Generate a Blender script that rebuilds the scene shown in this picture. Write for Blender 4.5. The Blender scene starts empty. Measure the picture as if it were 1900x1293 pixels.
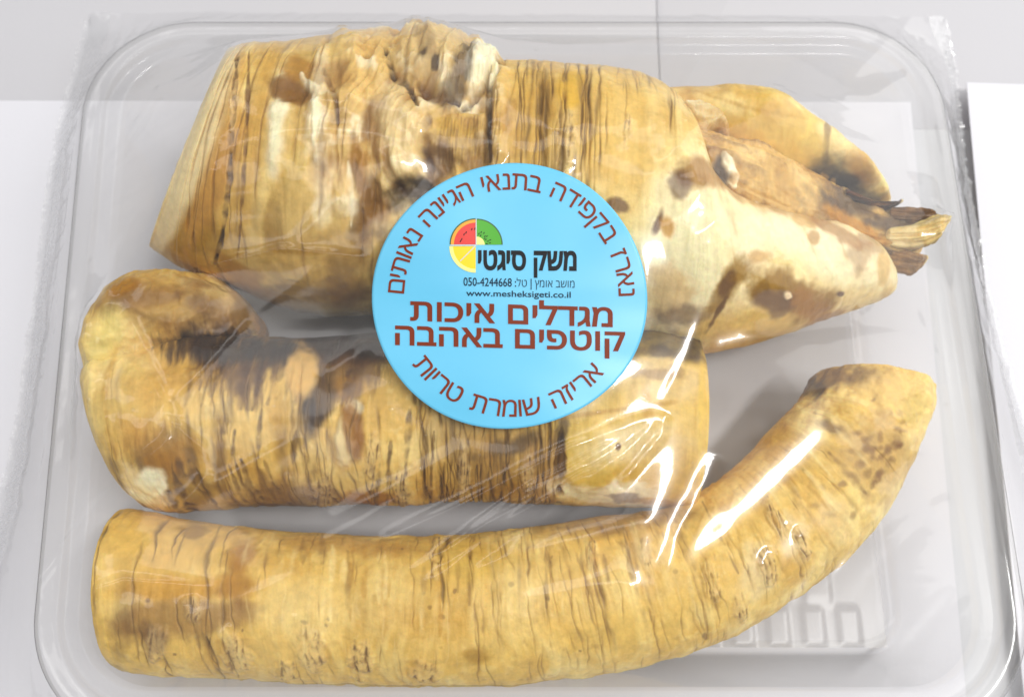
import bpy, bmesh, math
import numpy as np
from mathutils import Vector
from mathutils.geometry import delaunay_2d_cdt

# ------------------------------------------------------------------ camera, world, lamps, exposure
SC = bpy.context.scene
COL = SC.collection
W0, H0, F0 = 1900.0, 1293.0, 1700.0          # photograph size, focal length in its pixels
TILT = math.radians(17.5)
RIM_Z = 0.030
AIM = np.array([0.0, 0.0, RIM_Z])
CAM = AIM + 0.235 * np.array([0.0, -math.sin(TILT), math.cos(TILT)])

cd = bpy.data.cameras.new('camera')
cam = bpy.data.objects.new('camera', cd)
COL.objects.link(cam)
cam.location = CAM
cam.rotation_euler = (TILT, 0, 0)
cd.sensor_width = 36.0
cd.lens = 36.0 * F0 / W0
cd.clip_start = 0.01
cd.clip_end = 50.0
cd.dof.use_dof = True
cd.dof.focus_distance = 0.205
cd.dof.aperture_fstop = 15.0
SC.camera = cam

world = bpy.data.worlds.new('World')
SC.world = world
world.use_nodes = True
bg = world.node_tree.nodes['Background']
bg.inputs['Color'].default_value = (0.96, 0.97, 1.0, 1)
bg.inputs['Strength'].default_value = 0.30


def area(name, loc, target, sx, sy, power, color=(1, 1, 1)):
    l = bpy.data.lights.new(name, 'AREA')
    l.shape = 'RECTANGLE'
    l.size, l.size_y, l.energy, l.color = sx, sy, power, color
    o = bpy.data.objects.new(name, l)
    COL.objects.link(o)
    o.location = loc
    o.rotation_euler = (Vector(target) - Vector(loc)).to_track_quat('-Z', 'Y').to_euler()
    return o


for cx_, cy_ in ((-0.55, -0.25), (-0.45, 0.45), (-0.35, 1.15)):     # a row of ceiling lights, up and to the left
    area('ceiling_light', (cx_, cy_, 1.6), (cx_, cy_, 0), 1.9, 0.22, 2.8, (1.0, 0.985, 0.96))
area('added_key_panel', (1.5, 0.75, 1.0), (0, 0, 0), 1.9, 1.9, 19.0, (1.0, 0.99, 0.975))  # added key light at the right rear, mostly outside the film's mirror angles
tube = area('ceiling_tube', (0.50, -0.15, 1.3), (0.50, -0.15, 0), 0.55, 0.09, 8.0, (1.0, 0.99, 0.97))
tube.rotation_euler = (0, 0, math.radians(38))

SC.view_settings.view_transform = 'Standard'
SC.view_settings.look = 'None'
SC.view_settings.exposure = 0.29
SC.view_settings.gamma = 1.0
SC.view_settings.use_curve_mapping = False
cy = SC.cycles
cy.use_denoising = True
cy.max_bounces = 10
cy.transparent_max_bounces = 32
cy.caustics_reflective = False
cy.caustics_refractive = False


# ------------------------------------------------------------------ helpers
def px2w(px, py, z):
    """Point at height z whose image in the photograph is (px, py)."""
    px, py, z = np.broadcast_arrays(np.asarray(px, float), np.asarray(py, float), np.asarray(z, float))
    dx, dy, dz = (px - W0 / 2) / F0, (H0 / 2 - py) / F0, -1.0
    c, s = math.cos(TILT), math.sin(TILT)
    wx, wy, wz = dx, c * dy - s * dz, s * dy + c * dz
    t = (z - CAM[2]) / wz
    return np.stack([CAM[0] + t * wx, CAM[1] + t * wy, z], -1)


def w2px(P):
    d = np.asarray(P) - CAM
    c, s = math.cos(TILT), math.sin(TILT)
    yc, zc = c * d[..., 1] + s * d[..., 2], -s * d[..., 1] + c * d[..., 2]
    return W0 / 2 + F0 * d[..., 0] / -zc, H0 / 2 - F0 * yc / -zc


def _hash(ix, iy, iz, seed):
    h = (ix * 374761393 + iy * 668265263 + iz * 2147483647 + seed * 974634777) & 0xFFFFFFFF
    h = ((h ^ (h >> 13)) * 1274126177) & 0xFFFFFFFF
    h = h ^ (h >> 16)
    return (h & 0xFFFFFF) / float(0xFFFFFF) * 2 - 1


def noise(x, y, z=0.0, seed=0):
    x, y, z = np.broadcast_arrays(np.asarray(x, float), np.asarray(y, float), np.asarray(z, float))
    fx, fy, fz = np.floor(x), np.floor(y), np.floor(z)
    ix, iy, iz = fx.astype(np.int64), fy.astype(np.int64), fz.astype(np.int64)
    u, v, w = x - fx, y - fy, z - fz
    u, v, w = (q * q * q * (q * (q * 6 - 15) + 10) for q in (u, v, w))
    r = 0
    for a in (0, 1):
        for b in (0, 1):
            for c in (0, 1):
                r = r + _hash(ix + a, iy + b, iz + c, seed) * (u if a else 1 - u) * (v if b else 1 - v) * (w if c else 1 - w)
    return r


def fbm(x, y, z=0.0, seed=0, octaves=4):
    r, a, f = 0, 1.0, 1.0
    for k in range(octaves):
        r = r + a * noise(np.asarray(x) * f, np.asarray(y) * f, np.asarray(z) * f, seed + 17 * k)
        a, f = a * 0.5, f * 2.03
    return r


def sstep(a, b, x):
    t = np.clip((x - a) / (b - a), 0, 1)
    return t * t * (3 - 2 * t)


def lin(r, g, b):
    c = np.array([r, g, b], float) / 255.0
    return np.where(c <= 0.04045, c / 12.92, ((c + 0.055) / 1.055) ** 2.4)


def seg_dist(x, y, pts):
    """Distance to a polyline and the fraction along it of the nearest point."""
    pts = np.asarray(pts, float)
    best = np.full(x.shape, 1e9)
    frac = np.zeros(x.shape)
    L = np.r_[0, np.cumsum(np.hypot(*np.diff(pts, axis=0).T))]
    side = np.zeros(x.shape)
    for k in range(len(pts) - 1):
        a, b = pts[k], pts[k + 1]
        d = b - a
        t = np.clip(((x - a[0]) * d[0] + (y - a[1]) * d[1]) / (d @ d), 0, 1)
        ex, ey = x - a[0] - t * d[0], y - a[1] - t * d[1]
        dist = np.hypot(ex, ey)
        m = dist < best
        best = np.where(m, dist, best)
        frac = np.where(m, (L[k] + t * (L[k + 1] - L[k])) / L[-1], frac)
        side = np.where(m, np.sign(d[0] * ey - d[1] * ex), side)
    return best, frac, side


def spline(pts, n):
    """Catmull-Rom through pts (k, d), n samples evenly spaced in the knot parameter (chord length)."""
    pts = np.asarray(pts, float)
    d = np.r_[0, np.cumsum(np.maximum(1e-6, np.linalg.norm(np.diff(pts[:, :4], axis=0), axis=1)))]
    t = np.linspace(0, d[-1], n)
    m = np.zeros_like(pts)
    m[1:-1] = (pts[2:] - pts[:-2]) / (d[2:] - d[:-2])[:, None]
    m[0], m[-1] = (pts[1] - pts[0]) / (d[1] - d[0]), (pts[-1] - pts[-2]) / (d[-1] - d[-2])
    k = np.clip(np.searchsorted(d, t, 'right') - 1, 0, len(pts) - 2)
    h = (d[k + 1] - d[k])[:, None]
    u = ((t - d[k])[:, None]) / h
    return ((2 * u**3 - 3 * u**2 + 1) * pts[k] + (u**3 - 2 * u**2 + u) * h * m[k]
            + (-2 * u**3 + 3 * u**2) * pts[k + 1] + (u**3 - u**2) * h * m[k + 1])


def mesh_np(name, V, quads, mat, parent=None, color=None, smooth=True):
    me = bpy.data.meshes.new(name)
    V = np.asarray(V, np.float32)
    quads = np.asarray(quads, np.int32)
    me.vertices.add(len(V))
    me.vertices.foreach_set('co', V.ravel())
    n, k = quads.shape
    me.loops.add(n * k)
    me.loops.foreach_set('vertex_index', quads.ravel())
    me.polygons.add(n)
    me.polygons.foreach_set('loop_start', np.arange(0, n * k, k, dtype=np.int32))
    me.polygons.foreach_set('loop_total', np.full(n, k, np.int32))
    me.polygons.foreach_set('use_smooth', np.full(n, smooth))
    me.update(calc_edges=True)
    if color is not None:
        at = me.color_attributes.new('skin', 'FLOAT_COLOR', 'POINT')
        at.data.foreach_set('color', np.c_[color, np.ones(len(V))].astype(np.float32).ravel())
    me.materials.append(mat)
    o = bpy.data.objects.new(name, me)
    COL.objects.link(o)
    if parent is not None:
        o.parent = parent
    return o


def grid_quads(nu, nv, wrap_v=False):
    i = np.arange(nu - 1)[:, None]
    j = np.arange(nv if wrap_v else nv - 1)[None, :]
    j2 = (j + 1) % nv
    a, b, c, d = i * nv + j, (i + 1) * nv + j, (i + 1) * nv + j2, i * nv + j2
    return np.stack([a, b, c, d], -1).reshape(-1, 4)


def tag(o, label=None, cat=None, group=None, kind=None):
    for k, v in (('label', label), ('category', cat), ('group', group), ('kind', kind)):
        if v:
            o[k] = v
    return o


def empty(name, loc):
    o = bpy.data.objects.new(name, None)
    o.empty_display_size = 0.02
    o.location = loc
    COL.objects.link(o)
    return o


# ------------------------------------------------------------------ materials
def new_mat(name):
    m = bpy.data.materials.new(name)
    m.use_nodes = True
    nt = m.node_tree
    for n in list(nt.nodes):
        nt.nodes.remove(n)
    out = nt.nodes.new('ShaderNodeOutputMaterial')

    def nd(t, **kw):
        n = nt.nodes.new('ShaderNode' + t)
        for k, v in kw.items():
            if k.startswith('i_'):
                n.inputs[k[2:].replace('_', ' ')].default_value = v
            else:
                setattr(n, k, v)
        return n
    return m, nt, nd, (lambda a, b: nt.links.new(a, b)), out


def paper_mat(name, col):
    m, nt, nd, ln, out = new_mat(name)
    p = nd('BsdfPrincipled')
    p.inputs['Roughness'].default_value = 0.6
    p.inputs['Specular IOR Level'].default_value = 0.3
    tc = nd('TexCoord')
    n1 = nd('TexNoise', i_Scale=900.0, i_Detail=4.0)
    n2 = nd('TexNoise', i_Scale=14.0, i_Detail=3.0)
    ln(tc.outputs['Object'], n1.inputs['Vector'])
    ln(tc.outputs['Object'], n2.inputs['Vector'])
    mx = nd('Mix', data_type='RGBA')
    mx.inputs['A'].default_value = (*[c * 0.965 for c in col], 1)
    mx.inputs['B'].default_value = (*col, 1)
    ln(n2.outputs['Fac'], mx.inputs['Factor'])
    ln(mx.outputs['Result'], p.inputs['Base Color'])
    b = nd('Bump')
    b.inputs['Strength'].default_value = 0.06
    b.inputs['Distance'].default_value = 0.0005
    ln(n1.outputs['Fac'], b.inputs['Height'])
    ln(b.outputs['Normal'], p.inputs['Normal'])
    ln(p.outputs['BSDF'], out.inputs['Surface'])
    return m


def root_mat():
    m, nt, nd, ln, out = new_mat('root_skin')
    p = nd('BsdfPrincipled')
    at = nd('VertexColor', layer_name='skin')
    tc = nd('TexCoord')
    n1 = nd('TexNoise', i_Scale=420.0, i_Detail=6.0, i_Roughness=0.65)
    n2 = nd('TexNoise', i_Scale=1600.0, i_Detail=3.0)
    for n in (n1, n2):
        ln(tc.outputs['Object'], n.inputs['Vector'])
    r1 = nd('MapRange')
    r1.inputs['From Min'].default_value, r1.inputs['From Max'].default_value = 0.3, 0.7
    r1.inputs['To Min'].default_value, r1.inputs['To Max'].default_value = 0.86, 1.10
    ln(n1.outputs['Fac'], r1.inputs['Value'])
    mul = nd('VectorMath', operation='SCALE')
    ln(at.outputs['Color'], mul.inputs[0])
    ln(r1.outputs['Result'], mul.inputs['Scale'])
    ln(mul.outputs['Vector'], p.inputs['Base Color'])
    p.inputs['Roughness'].default_value = 0.48
    p.inputs['Specular IOR Level'].default_value = 0.35
    p.inputs['Subsurface Weight'].default_value = 0.30
    p.inputs['Subsurface Radius'].default_value = (1.0, 0.55, 0.2)
    p.inputs['Subsurface Scale'].default_value = 0.0025
    ad = nd('Math', operation='MULTIPLY_ADD')
    ln(n2.outputs['Fac'], ad.inputs[0])
    ad.inputs[1].default_value = 0.4
    ln(n1.outputs['Fac'], ad.inputs[2])
    b = nd('Bump')
    b.inputs['Strength'].default_value = 0.26
    b.inputs['Distance'].default_value = 0.0006
    ln(ad.outputs['Value'], b.inputs['Height'])
    ln(b.outputs['Normal'], p.inputs['Normal'])
    ln(p.outputs['BSDF'], out.inputs['Surface'])
    return m


def clear_mat(name, f0, grazing_dark, rough, haze, bump_scale=0.0, bump_strength=0.0, haze_var=0.0, tint=(1, 1, 1), gain=1.0):
    """Thin clear plastic: what lies behind, a mirror share that rises at grazing angles, a trace of white haze."""
    m, nt, nd, ln, out = new_mat(name)
    tc = nd('TexCoord')
    lw = nd('LayerWeight')
    lw.inputs['Blend'].default_value = 0.5
    normal = None
    if bump_strength:
        n = nd('TexNoise', i_Scale=bump_scale, i_Detail=3.0)
        ln(tc.outputs['Object'], n.inputs['Vector'])
        b = nd('Bump')
        b.inputs['Strength'].default_value = bump_strength
        b.inputs['Distance'].default_value = 0.001
        ln(n.outputs['Fac'], b.inputs['Height'])
        normal = b.outputs['Normal']
    # schlick: f0 + (1 - f0) * facing^5
    pw = nd('Math', operation='POWER')
    ln(lw.outputs['Facing'], pw.inputs[0])
    pw.inputs[1].default_value = 5.0
    fr = nd('Math', operation='MULTIPLY_ADD', use_clamp=True)
    ln(pw.outputs['Value'], fr.inputs[0])
    fr.inputs[1].default_value = 1 - f0
    fr.inputs[2].default_value = f0
    tr = nd('BsdfTransparent')
    p4 = nd('Math', operation='POWER')
    ln(lw.outputs['Facing'], p4.inputs[0])
    p4.inputs[1].default_value = 3.0
    mx = nd('Mix', data_type='RGBA')
    mx.inputs['A'].default_value = (*tint, 1)
    mx.inputs['B'].default_value = (*[grazing_dark] * 3, 1)
    ln(p4.outputs['Value'], mx.inputs['Factor'])
    ln(mx.outputs['Result'], tr.inputs['Color'])
    gl = nd('BsdfGlossy')
    gl.inputs['Roughness'].default_value = rough
    gl.inputs['Color'].default_value = (gain, gain, gain, 1)
    if normal is not None:
        ln(normal, gl.inputs['Normal'])
    g2 = nd('BsdfGlossy')
    g2.inputs['Roughness'].default_value = min(0.5, rough * 3.2)
    gm = nd('MixShader')
    gm.inputs['Fac'].default_value = 0.45
    ln(gl.outputs['BSDF'], gm.inputs[1])
    ln(g2.outputs['BSDF'], gm.inputs[2])
    m1 = nd('MixShader')
    ln(fr.outputs['Value'], m1.inputs['Fac'])
    ln(tr.outputs['BSDF'], m1.inputs[1])
    ln(gm.outputs['Shader'], m1.inputs[2])
    last = m1.outputs['Shader']
    if haze:
        df = nd('BsdfDiffuse')
        df.inputs['Color'].default_value = (0.85, 0.86, 0.88, 1)
        tl = nd('BsdfTranslucent')
        tl.inputs['Color'].default_value = (0.85, 0.86, 0.88, 1)
        mm = nd('MixShader')
        mm.inputs['Fac'].default_value = 0.4
        ln(df.outputs['BSDF'], mm.inputs[1])
        ln(tl.outputs['BSDF'], mm.inputs[2])
        m2 = nd('MixShader')
        n = nd('TexNoise', i_Scale=22.0, i_Detail=3.0)
        ln(tc.outputs['Object'], n.inputs['Vector'])
        mr = nd('MapRange')
        mr.inputs['From Min'].default_value, mr.inputs['From Max'].default_value = 0.35, 0.68
        mr.inputs['To Min'].default_value, mr.inputs['To Max'].default_value = max(0.0, haze - haze_var), haze + haze_var
        ln(n.outputs['Fac'], mr.inputs['Value'])
        ln(mr.outputs['Result'], m2.inputs['Fac'])
        ln(last, m2.inputs[1])
        ln(mm.outputs['Shader'], m2.inputs[2])
        last = m2.outputs['Shader']
    ln(last, out.inputs['Surface'])
    return m


def print_mat(name, col, rough=0.35, spec=0.4):
    m, nt, nd, ln, out = new_mat(name)
    p = nd('BsdfPrincipled')
    tc = nd('TexCoord')
    n = nd('TexNoise', i_Scale=60.0, i_Detail=3.0)
    ln(tc.outputs['Object'], n.inputs['Vector'])
    mx = nd('Mix', data_type='RGBA')
    mx.inputs['A'].default_value = (*[c * 0.95 for c in col], 1)
    mx.inputs['B'].default_value = (*[min(1, c * 1.04) for c in col], 1)
    ln(n.outputs['Fac'], mx.inputs['Factor'])
    ln(mx.outputs['Result'], p.inputs['Base Color'])
    p.inputs['Roughness'].default_value = rough
    p.inputs['Specular IOR Level'].default_value = spec
    ln(p.outputs['BSDF'], out.inputs['Surface'])
    return m


M_TABLE = paper_mat('desk_white', (0.70, 0.70, 0.715))
M_PAPER = paper_mat('paper_white', (0.765, 0.76, 0.80))
M_CARD = paper_mat('card_white', (0.60, 0.592, 0.615))
M_ROOT = root_mat()
M_TRAY = clear_mat('clear_tray_plastic', 0.045, 0.35, 0.08, 0.02, 0, 0, 0.0, (0.985, 0.985, 0.98))
M_FLOOR = clear_mat('clear_tray_floor', 0.03, 0.4, 0.22, 0.01, 0, 0, 0.0, (0.83, 0.822, 0.81))
M_FILM = clear_mat('clear_film', 0.046, 0.88, 0.065, 0.027, 0, 0, 0.022, (0.985, 0.985, 0.985))
M_SEAL = clear_mat('sealed_film', 0.11, 0.95, 0.10, 0.13, 0, 0, 0.08, (0.985, 0.985, 0.985))

# ------------------------------------------------------------------ setting: desk top and papers
def slab(name, corners, z0, th, mat, lift=None):
    """A sheet with four photo-pixel corners (clockwise) lying at height z0, th thick; lift(u, v) adds height."""
    n = 24
    c = [px2w(x, y, z0) for x, y in corners]
    u, v = np.meshgrid(np.linspace(0, 1, n), np.linspace(0, 1, n), indexing='ij')
    P = ((1 - u) * (1 - v))[..., None] * c[0] + (u * (1 - v))[..., None] * c[1] + (u * v)[..., None] * c[2] + ((1 - u) * v)[..., None] * c[3]
    if lift is not None:
        P[..., 2] += lift(u, v)
    top = P.reshape(-1, 3)
    bot = top - np.array([0, 0, th])
    q = grid_quads(n, n)
    N = n * n
    edge = list(range(n)) + [i * n + n - 1 for i in range(1, n)] + [(n - 1) * n + j for j in range(n - 2, -1, -1)] + [i * n for i in range(n - 2, 0, -1)]
    sides = [(edge[k], edge[(k + 1) % len(edge)], edge[(k + 1) % len(edge)] + N, edge[k] + N) for k in range(len(edge))]
    o = mesh_np(name, np.r_[top, bot], np.r_[q[:, ::-1], q + N, np.array(sides)[:, ::-1]], mat)
    bm = bmesh.new(); bm.from_mesh(o.data)
    bmesh.ops.recalc_face_normals(bm, faces=bm.faces)
    for f in bm.faces:
        f.smooth = False
    bm.to_mesh(o.data); bm.free()
    return o


desk = mesh_np('desk_top', [(-3, -3, -0.004), (3, -3, -0.004), (3, 3, -0.004), (-3, 3, -0.004)], [(0, 1, 2, 3)], M_TABLE)
tag(desk, kind='structure')
s1 = slab('paper_sheet', [(-700, 186), (1690, 190), (1850, 1900), (-900, 1900)], -0.0012, 0.0004, M_PAPER)
tag(s1, 'large white paper sheet lying under the package and showing at its left', 'paper')
s2 = slab('paper_sheet', [(1788, 160), (2500, 172), (2900, 1900), (1960, 1900)], 0.0008, 0.0004, M_PAPER,
          lift=lambda u, v: 0.002 * (1 - v) ** 2 * (1 - u) ** 2)
tag(s2, 'white paper sheet with its corner showing right of the package', 'paper')

# back panels: two white cards that lean up behind the package and meet at a seam
def card(name, base_l, base_r, tilt_deg, length, z0, sag=0.0):
    a, b = px2w(*base_l, z0), px2w(*base_r, z0)
    up = np.array([0, math.cos(math.radians(tilt_deg)), math.sin(math.radians(tilt_deg))])
    back = np.array([0, math.sin(math.radians(tilt_deg)), -math.cos(math.radians(tilt_deg))]) * 0.0002
    P = np.array([a, b, b + up * length, a + up * length])
    P[3, 2] -= sag
    V = np.r_[P, P + back]
    Q = [(0, 1, 2, 3), (7, 6, 5, 4), (0, 4, 5, 1), (1, 5, 6, 2), (2, 6, 7, 3), (3, 7, 4, 0)]
    return mesh_np(name, V, Q, M_CARD, smooth=False)


k1 = card('white_card', (-900, 235), (1226, 235), 5, 0.5, -0.0036)
tag(k1, 'white card behind the package, left of the seam', 'card')
k2 = card('white_card', (1230, 240), (2700, 240), 4, 0.5, -0.0039, 0.02)
tag(k2, 'white card behind the package, right of the seam', 'card')

# ------------------------------------------------------------------ horseradish roots
class Tube:
    """A closed root body. stations: (ax, ay, bx, by, zc, hz, lean): the two edges of the outline in photo pixels,
    height of the axis, vertical half-height and how far the top leans along the axis."""

    def __init__(self, stations, nu, nv, cap=(0.9, 0.9), power=2.0):
        S = spline(stations, nu)
        ph = np.linspace(0, 2 * math.pi, nv, endpoint=False)
        ph = ph + 0.25 * np.cos(ph)                      # denser on the upper side
        ph = np.where(True, ph, ph)
        self.ph = ph
        zc, hz, lean = S[:, 4], S[:, 5], S[:, 6]
        A, B = px2w(S[:, 0], S[:, 1], zc), px2w(S[:, 2], S[:, 3], zc)
        cs, sn = np.cos(ph), np.sin(ph)
        e = 2.0 / power
        cs, sn = np.sign(cs) * np.abs(cs) ** e, np.sign(sn) * np.abs(sn) ** e
        for _ in range(4):                               # make the seen outline meet both edges
            C, w = (A + B) / 2, (A - B) / 2
            ax = np.gradient(C, axis=0)
            ax /= np.linalg.norm(ax, axis=1)[:, None] + 1e-9
            P = C[:, None] + w[:, None] * cs[None, :, None] + ax[:, None] * (lean[:, None] * sn[None])[..., None]
            P[..., 2] += hz[:, None] * sn[None]
            x, y = w2px(P)
            dx, dy = S[:, 0] - S[:, 2], S[:, 1] - S[:, 3]
            L = np.hypot(dx, dy) + 1e-9
            dx, dy = dx / L, dy / L
            t = x * dx[:, None] + y * dy[:, None]
            ea = t.max(1) - (S[:, 0] * dx + S[:, 1] * dy)
            eb = t.min(1) - (S[:, 2] * dx + S[:, 3] * dy)
            pa, pb = w2px(A), w2px(B)
            A = px2w(pa[0] - 0.8 * ea * dx, pa[1] - 0.8 * ea * dy, zc)
            B = px2w(pb[0] - 0.8 * eb * dx, pb[1] - 0.8 * eb * dy, zc)
        self.axis = ax
        self.C = C
        s = np.r_[0, np.cumsum(np.linalg.norm(np.diff(C, axis=0), axis=1))]
        self.s = np.repeat(s[:, None], nv, 1)
        self.slen = s[-1]
        self.phi = np.repeat(ph[None], nu, 0)
        self.P = P
        self.nu, self.nv = nu, nv
        r = P - C[:, None]
        self.R = np.linalg.norm(r, axis=-1)
        self.N = r / (self.R[..., None] + 1e-9)
        self.disp = np.zeros((nu, nv))
        self.x, self.y = w2px(P)
        self.col = np.zeros((nu, nv, 3))
        self.up = np.sin(self.phi)
        self.X = P * 1000.0                              # millimetres, for noise

    def n3(self, scale, seed=0, octaves=4, idx=Ellipsis):
        """Noise in the body, scale in mm."""
        X = self.X[idx] / scale
        return fbm(X[..., 0], X[..., 1], X[..., 2], seed, octaves)

    def nring(self, ls, lp, seed=0, octaves=4, idx=Ellipsis):
        """Noise stretched round the body: ls mm along the axis, lp mm around."""
        p, q = self.phi[idx], self.s[idx]
        w = 1.2 * noise(p * 1.7, q * 60, 3.3, seed + 2)
        return fbm(q * 1000 / ls + w, np.cos(p) * 25 / lp + 9, np.sin(p) * 25 / lp, seed, octaves)

    def mix(self, m, c, idx=Ellipsis):
        m = np.clip(m, 0, 1)[..., None]
        self.col[idx] = self.col[idx] * (1 - m) + np.asarray(c) * m

    def local(self, x, y, rx, ry, ang, idx=Ellipsis):
        a = math.radians(ang)
        dx, dy = self.x[idx] - x, self.y[idx] - y
        return (dx * math.cos(a) + dy * math.sin(a)) / rx, (-dx * math.sin(a) + dy * math.cos(a)) / ry

    def pick(self, x, y, R):
        return np.nonzero((np.abs(self.x - x) < R) & (np.abs(self.y - y) < R) & (self.up > -0.5))

    def blob(self, x, y, rx, ry, ang, c, k=1.0, soft=0.4, rough=0.4, scale=5.0, seed=0, bump=0.0, ring=False):
        idx = self.pick(x, y, 2.4 * max(rx, ry))
        if not len(idx[0]):
            return
        u, v = self.local(x, y, rx, ry, ang, idx)
        d = np.hypot(u, v)
        near = d < 2.4
        n = (self.nring(1.1, 9.0, seed + 5, 4, idx) if ring else self.n3(scale, seed + 3, 4, idx))
        d = d + rough * n
        m = sstep(1 + soft, 1 - soft, d) * near
        self.mix(m * k, c, idx)
        if bump:
            self.disp[idx] += bump * m

    def stroke(self, pts, w, c, k=1.0, soft=0.5, rough=0.5, seed=0, bump=0.0, scale=4.0, mod=.7):
        """A painted or cut line through photo points, w px half wide."""
        p = np.array(pts, float)
        R = 2.5 * w + 0.55 * max(np.ptp(p[:, 0]), np.ptp(p[:, 1]))
        idx = self.pick((p[:, 0].max() + p[:, 0].min()) / 2, (p[:, 1].max() + p[:, 1].min()) / 2, R)
        if not len(idx[0]):
            return
        d, t, _ = seg_dist(self.x[idx], self.y[idx], p)
        d = d / (w * (0.35 + 0.65 * np.sin(np.pi * np.clip(t, 0.02, 0.98)) ** 0.5)) + rough * self.n3(scale, seed + 3, 3, idx)
        m = sstep(1 + soft, 1 - soft, d) * np.clip(1 - .36 * mod + mod * self.n3(3.0, seed + 9, 3, idx), 0, 1)
        self.mix(m * k, c, idx)
        if bump:
            self.disp[idx] += bump * m

    def ringline(self, s0, p0, p1, width, c, k, depth=0.0, seed=0, wob=0.6):
        """A growth line round the body at s0 (m), from angle p0 to p1, width in m."""
        idx = np.nonzero((np.abs(self.s - s0) < 0.004 + 2 * width) & (self.phi > p0 - .15) & (self.phi < p1 + .15))
        if not len(idx[0]):
            return
        p, q = self.phi[idx], self.s[idx]
        n = noise(p * 2.2 + seed * 7.3, seed * 1.7) * wob * 0.0016 + noise(p * 9 + seed, seed * 3.1) * wob * 0.0004
        d = np.abs(q - s0 - n)
        ww = width * (0.55 + 0.6 * np.clip(noise(p * 5 + seed * 2.1, seed), -0.6, 1))
        ww = np.maximum(ww * 1.35, 0.00014)
        m = np.exp(-(d / ww) ** 2)
        span = sstep(p0 - 0.12, p0 + 0.2, p) * sstep(p1 + 0.12, p1 - 0.2, p)
        m = m * span * np.clip(0.75 + 0.6 * noise(p * 6, seed * 5.5, 0), 0, 1)
        self.mix(m * k * .8, c, idx)
        halo = np.exp(-(d / (3.2 * ww)) ** 2) * span
        self.mix(halo * k * .28, OCH * .8, idx)
        if depth:
            self.disp[idx] -= depth * m

    def rings(self, n, s0, s1, c, k=(0.3, 0.8), width=(0.00015, 0.0005), span=(0.3, 1.4), depth=(0.0, 0.0003), seed=0, phi=(0.1, 3.0)):
        r = np.random.RandomState(seed)
        for i in range(n):
            ss = s0 + (s1 - s0) * r.rand()
            L = span[0] + (span[1] - span[0]) * r.rand() ** 1.5
            p = phi[0] + (phi[1] - phi[0]) * r.rand() - L / 2
            self.ringline(ss, p, p + L, width[0] + (width[1] - width[0]) * r.rand() ** 2, c, k[0] + (k[1] - k[0]) * r.rand(),
                          depth[0] + (depth[1] - depth[0]) * r.rand(), seed * 100 + i)

    def scar(self, x, y, rx, ry, ang, seed=0, dark=(110, 76, 46), pale=(222, 194, 140)):
        """A corky lens-shaped scar: raised pale lip, dark cracks."""
        idx = self.pick(x, y, 2 * max(rx, ry))
        if not len(idx[0]):
            return
        u, v = self.local(x, y, rx, ry, ang, idx)
        d = np.hypot(u, v) + 0.35 * self.n3(2.5, seed, 4, idx)
        m = sstep(1.25, 0.6, d)
        dn = self.n3(1.3, seed + 40, 3, idx)
        crack = np.exp(-((np.abs(u + 0.35 * noise(v * 1.3, seed * 3.3)) - 0.5) / 0.12) ** 2) * m * np.clip(.6 + 1.2 * dn, 0, 1)
        crack2 = np.exp(-((u * 1.4 + 0.5 * noise(v * 1.5 + 4, seed * 5.1)) / 0.10) ** 2) * sstep(1.0, 0.4, d) * np.clip(.5 + 1.2 * dn, 0, 1)
        self.mix(m * 0.40, lin(*pale), idx)
        self.mix(m * sstep(0.1, .7, dn) * 0.45, lin(150, 112, 66), idx)
        self.mix(np.clip(crack + 0.7 * crack2, 0, 1) * 0.65, lin(*dark), idx)
        self.disp[idx] += 0.0005 * m - 0.0005 * np.clip(crack + crack2, 0, 1) + 0.0002 * m * dn

    def build(self, name, parent=None, ends=(1, 1), endcol=None):
        P = self.P + self.N * self.disp[..., None]
        V = [P.reshape(-1, 3)]
        Cc = [self.col.reshape(-1, 3)]
        Q = [grid_quads(self.nu, self.nv, True)]
        off = self.nu * self.nv
        nr = 26
        for e, idx in ((0, 0), (1, self.nu - 1)):
            ring, ctr = P[idx], P[idx].mean(0)
            cc = self.col[idx]
            prev = np.arange(self.nv) + idx * self.nv
            for k in range(1, nr + 1):
                f = 1 - k / nr
                rr = ctr + (ring - ctr) * f
                out = self.axis[idx] * (-1 if e == 0 else 1)
                rr = rr + out * ends[e] * 0.001 * (1 - f ** 3)
                nn = fbm(rr[:, 0] * 400, rr[:, 1] * 400, rr[:, 2] * 400, 5)
                rr = rr + out * (nn * 0.00025 * min(1, k / 4))[:, None]
                V.append(rr)
                base = endcol if endcol is not None else lin(226, 203, 150)
                t = sstep(0.0, 0.30, 1 - f)
                fine = (1 + 0.10 * nn)[:, None]
                Cc.append((cc * (1 - t) + base * t) * fine)
                cur = np.arange(self.nv) + off
                off += self.nv
                q = np.stack([prev, np.roll(prev, -1), np.roll(cur, -1), cur], -1)
                Q.append(q if e == 0 else q[:, ::-1])
                prev = cur
        V, Cc, Q = np.concatenate(V), np.concatenate(Cc), np.concatenate(Q)
        lum = (Cc * np.array([.2126, .7152, .0722])).sum(1)[:, None]
        Cc = np.clip(lum + (Cc - lum) * 1.09, 0.002, 1) * np.clip(lum / 0.52, .02, 1.4) ** 0.20      # pigment: a little richer, stains deeper
        self.V = V
        # outward normals: flip when the tube was built inside out
        a, b, c = V[Q[0:self.nu * self.nv:97, 0]], V[Q[0:self.nu * self.nv:97, 1]], V[Q[0:self.nu * self.nv:97, 2]]
        nrm = np.cross(b - a, c - a)
        if (nrm * self.N.reshape(-1, 3)[Q[0:self.nu * self.nv:97, 0]]).sum() < 0:
            Q = Q[:, ::-1]
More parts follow.
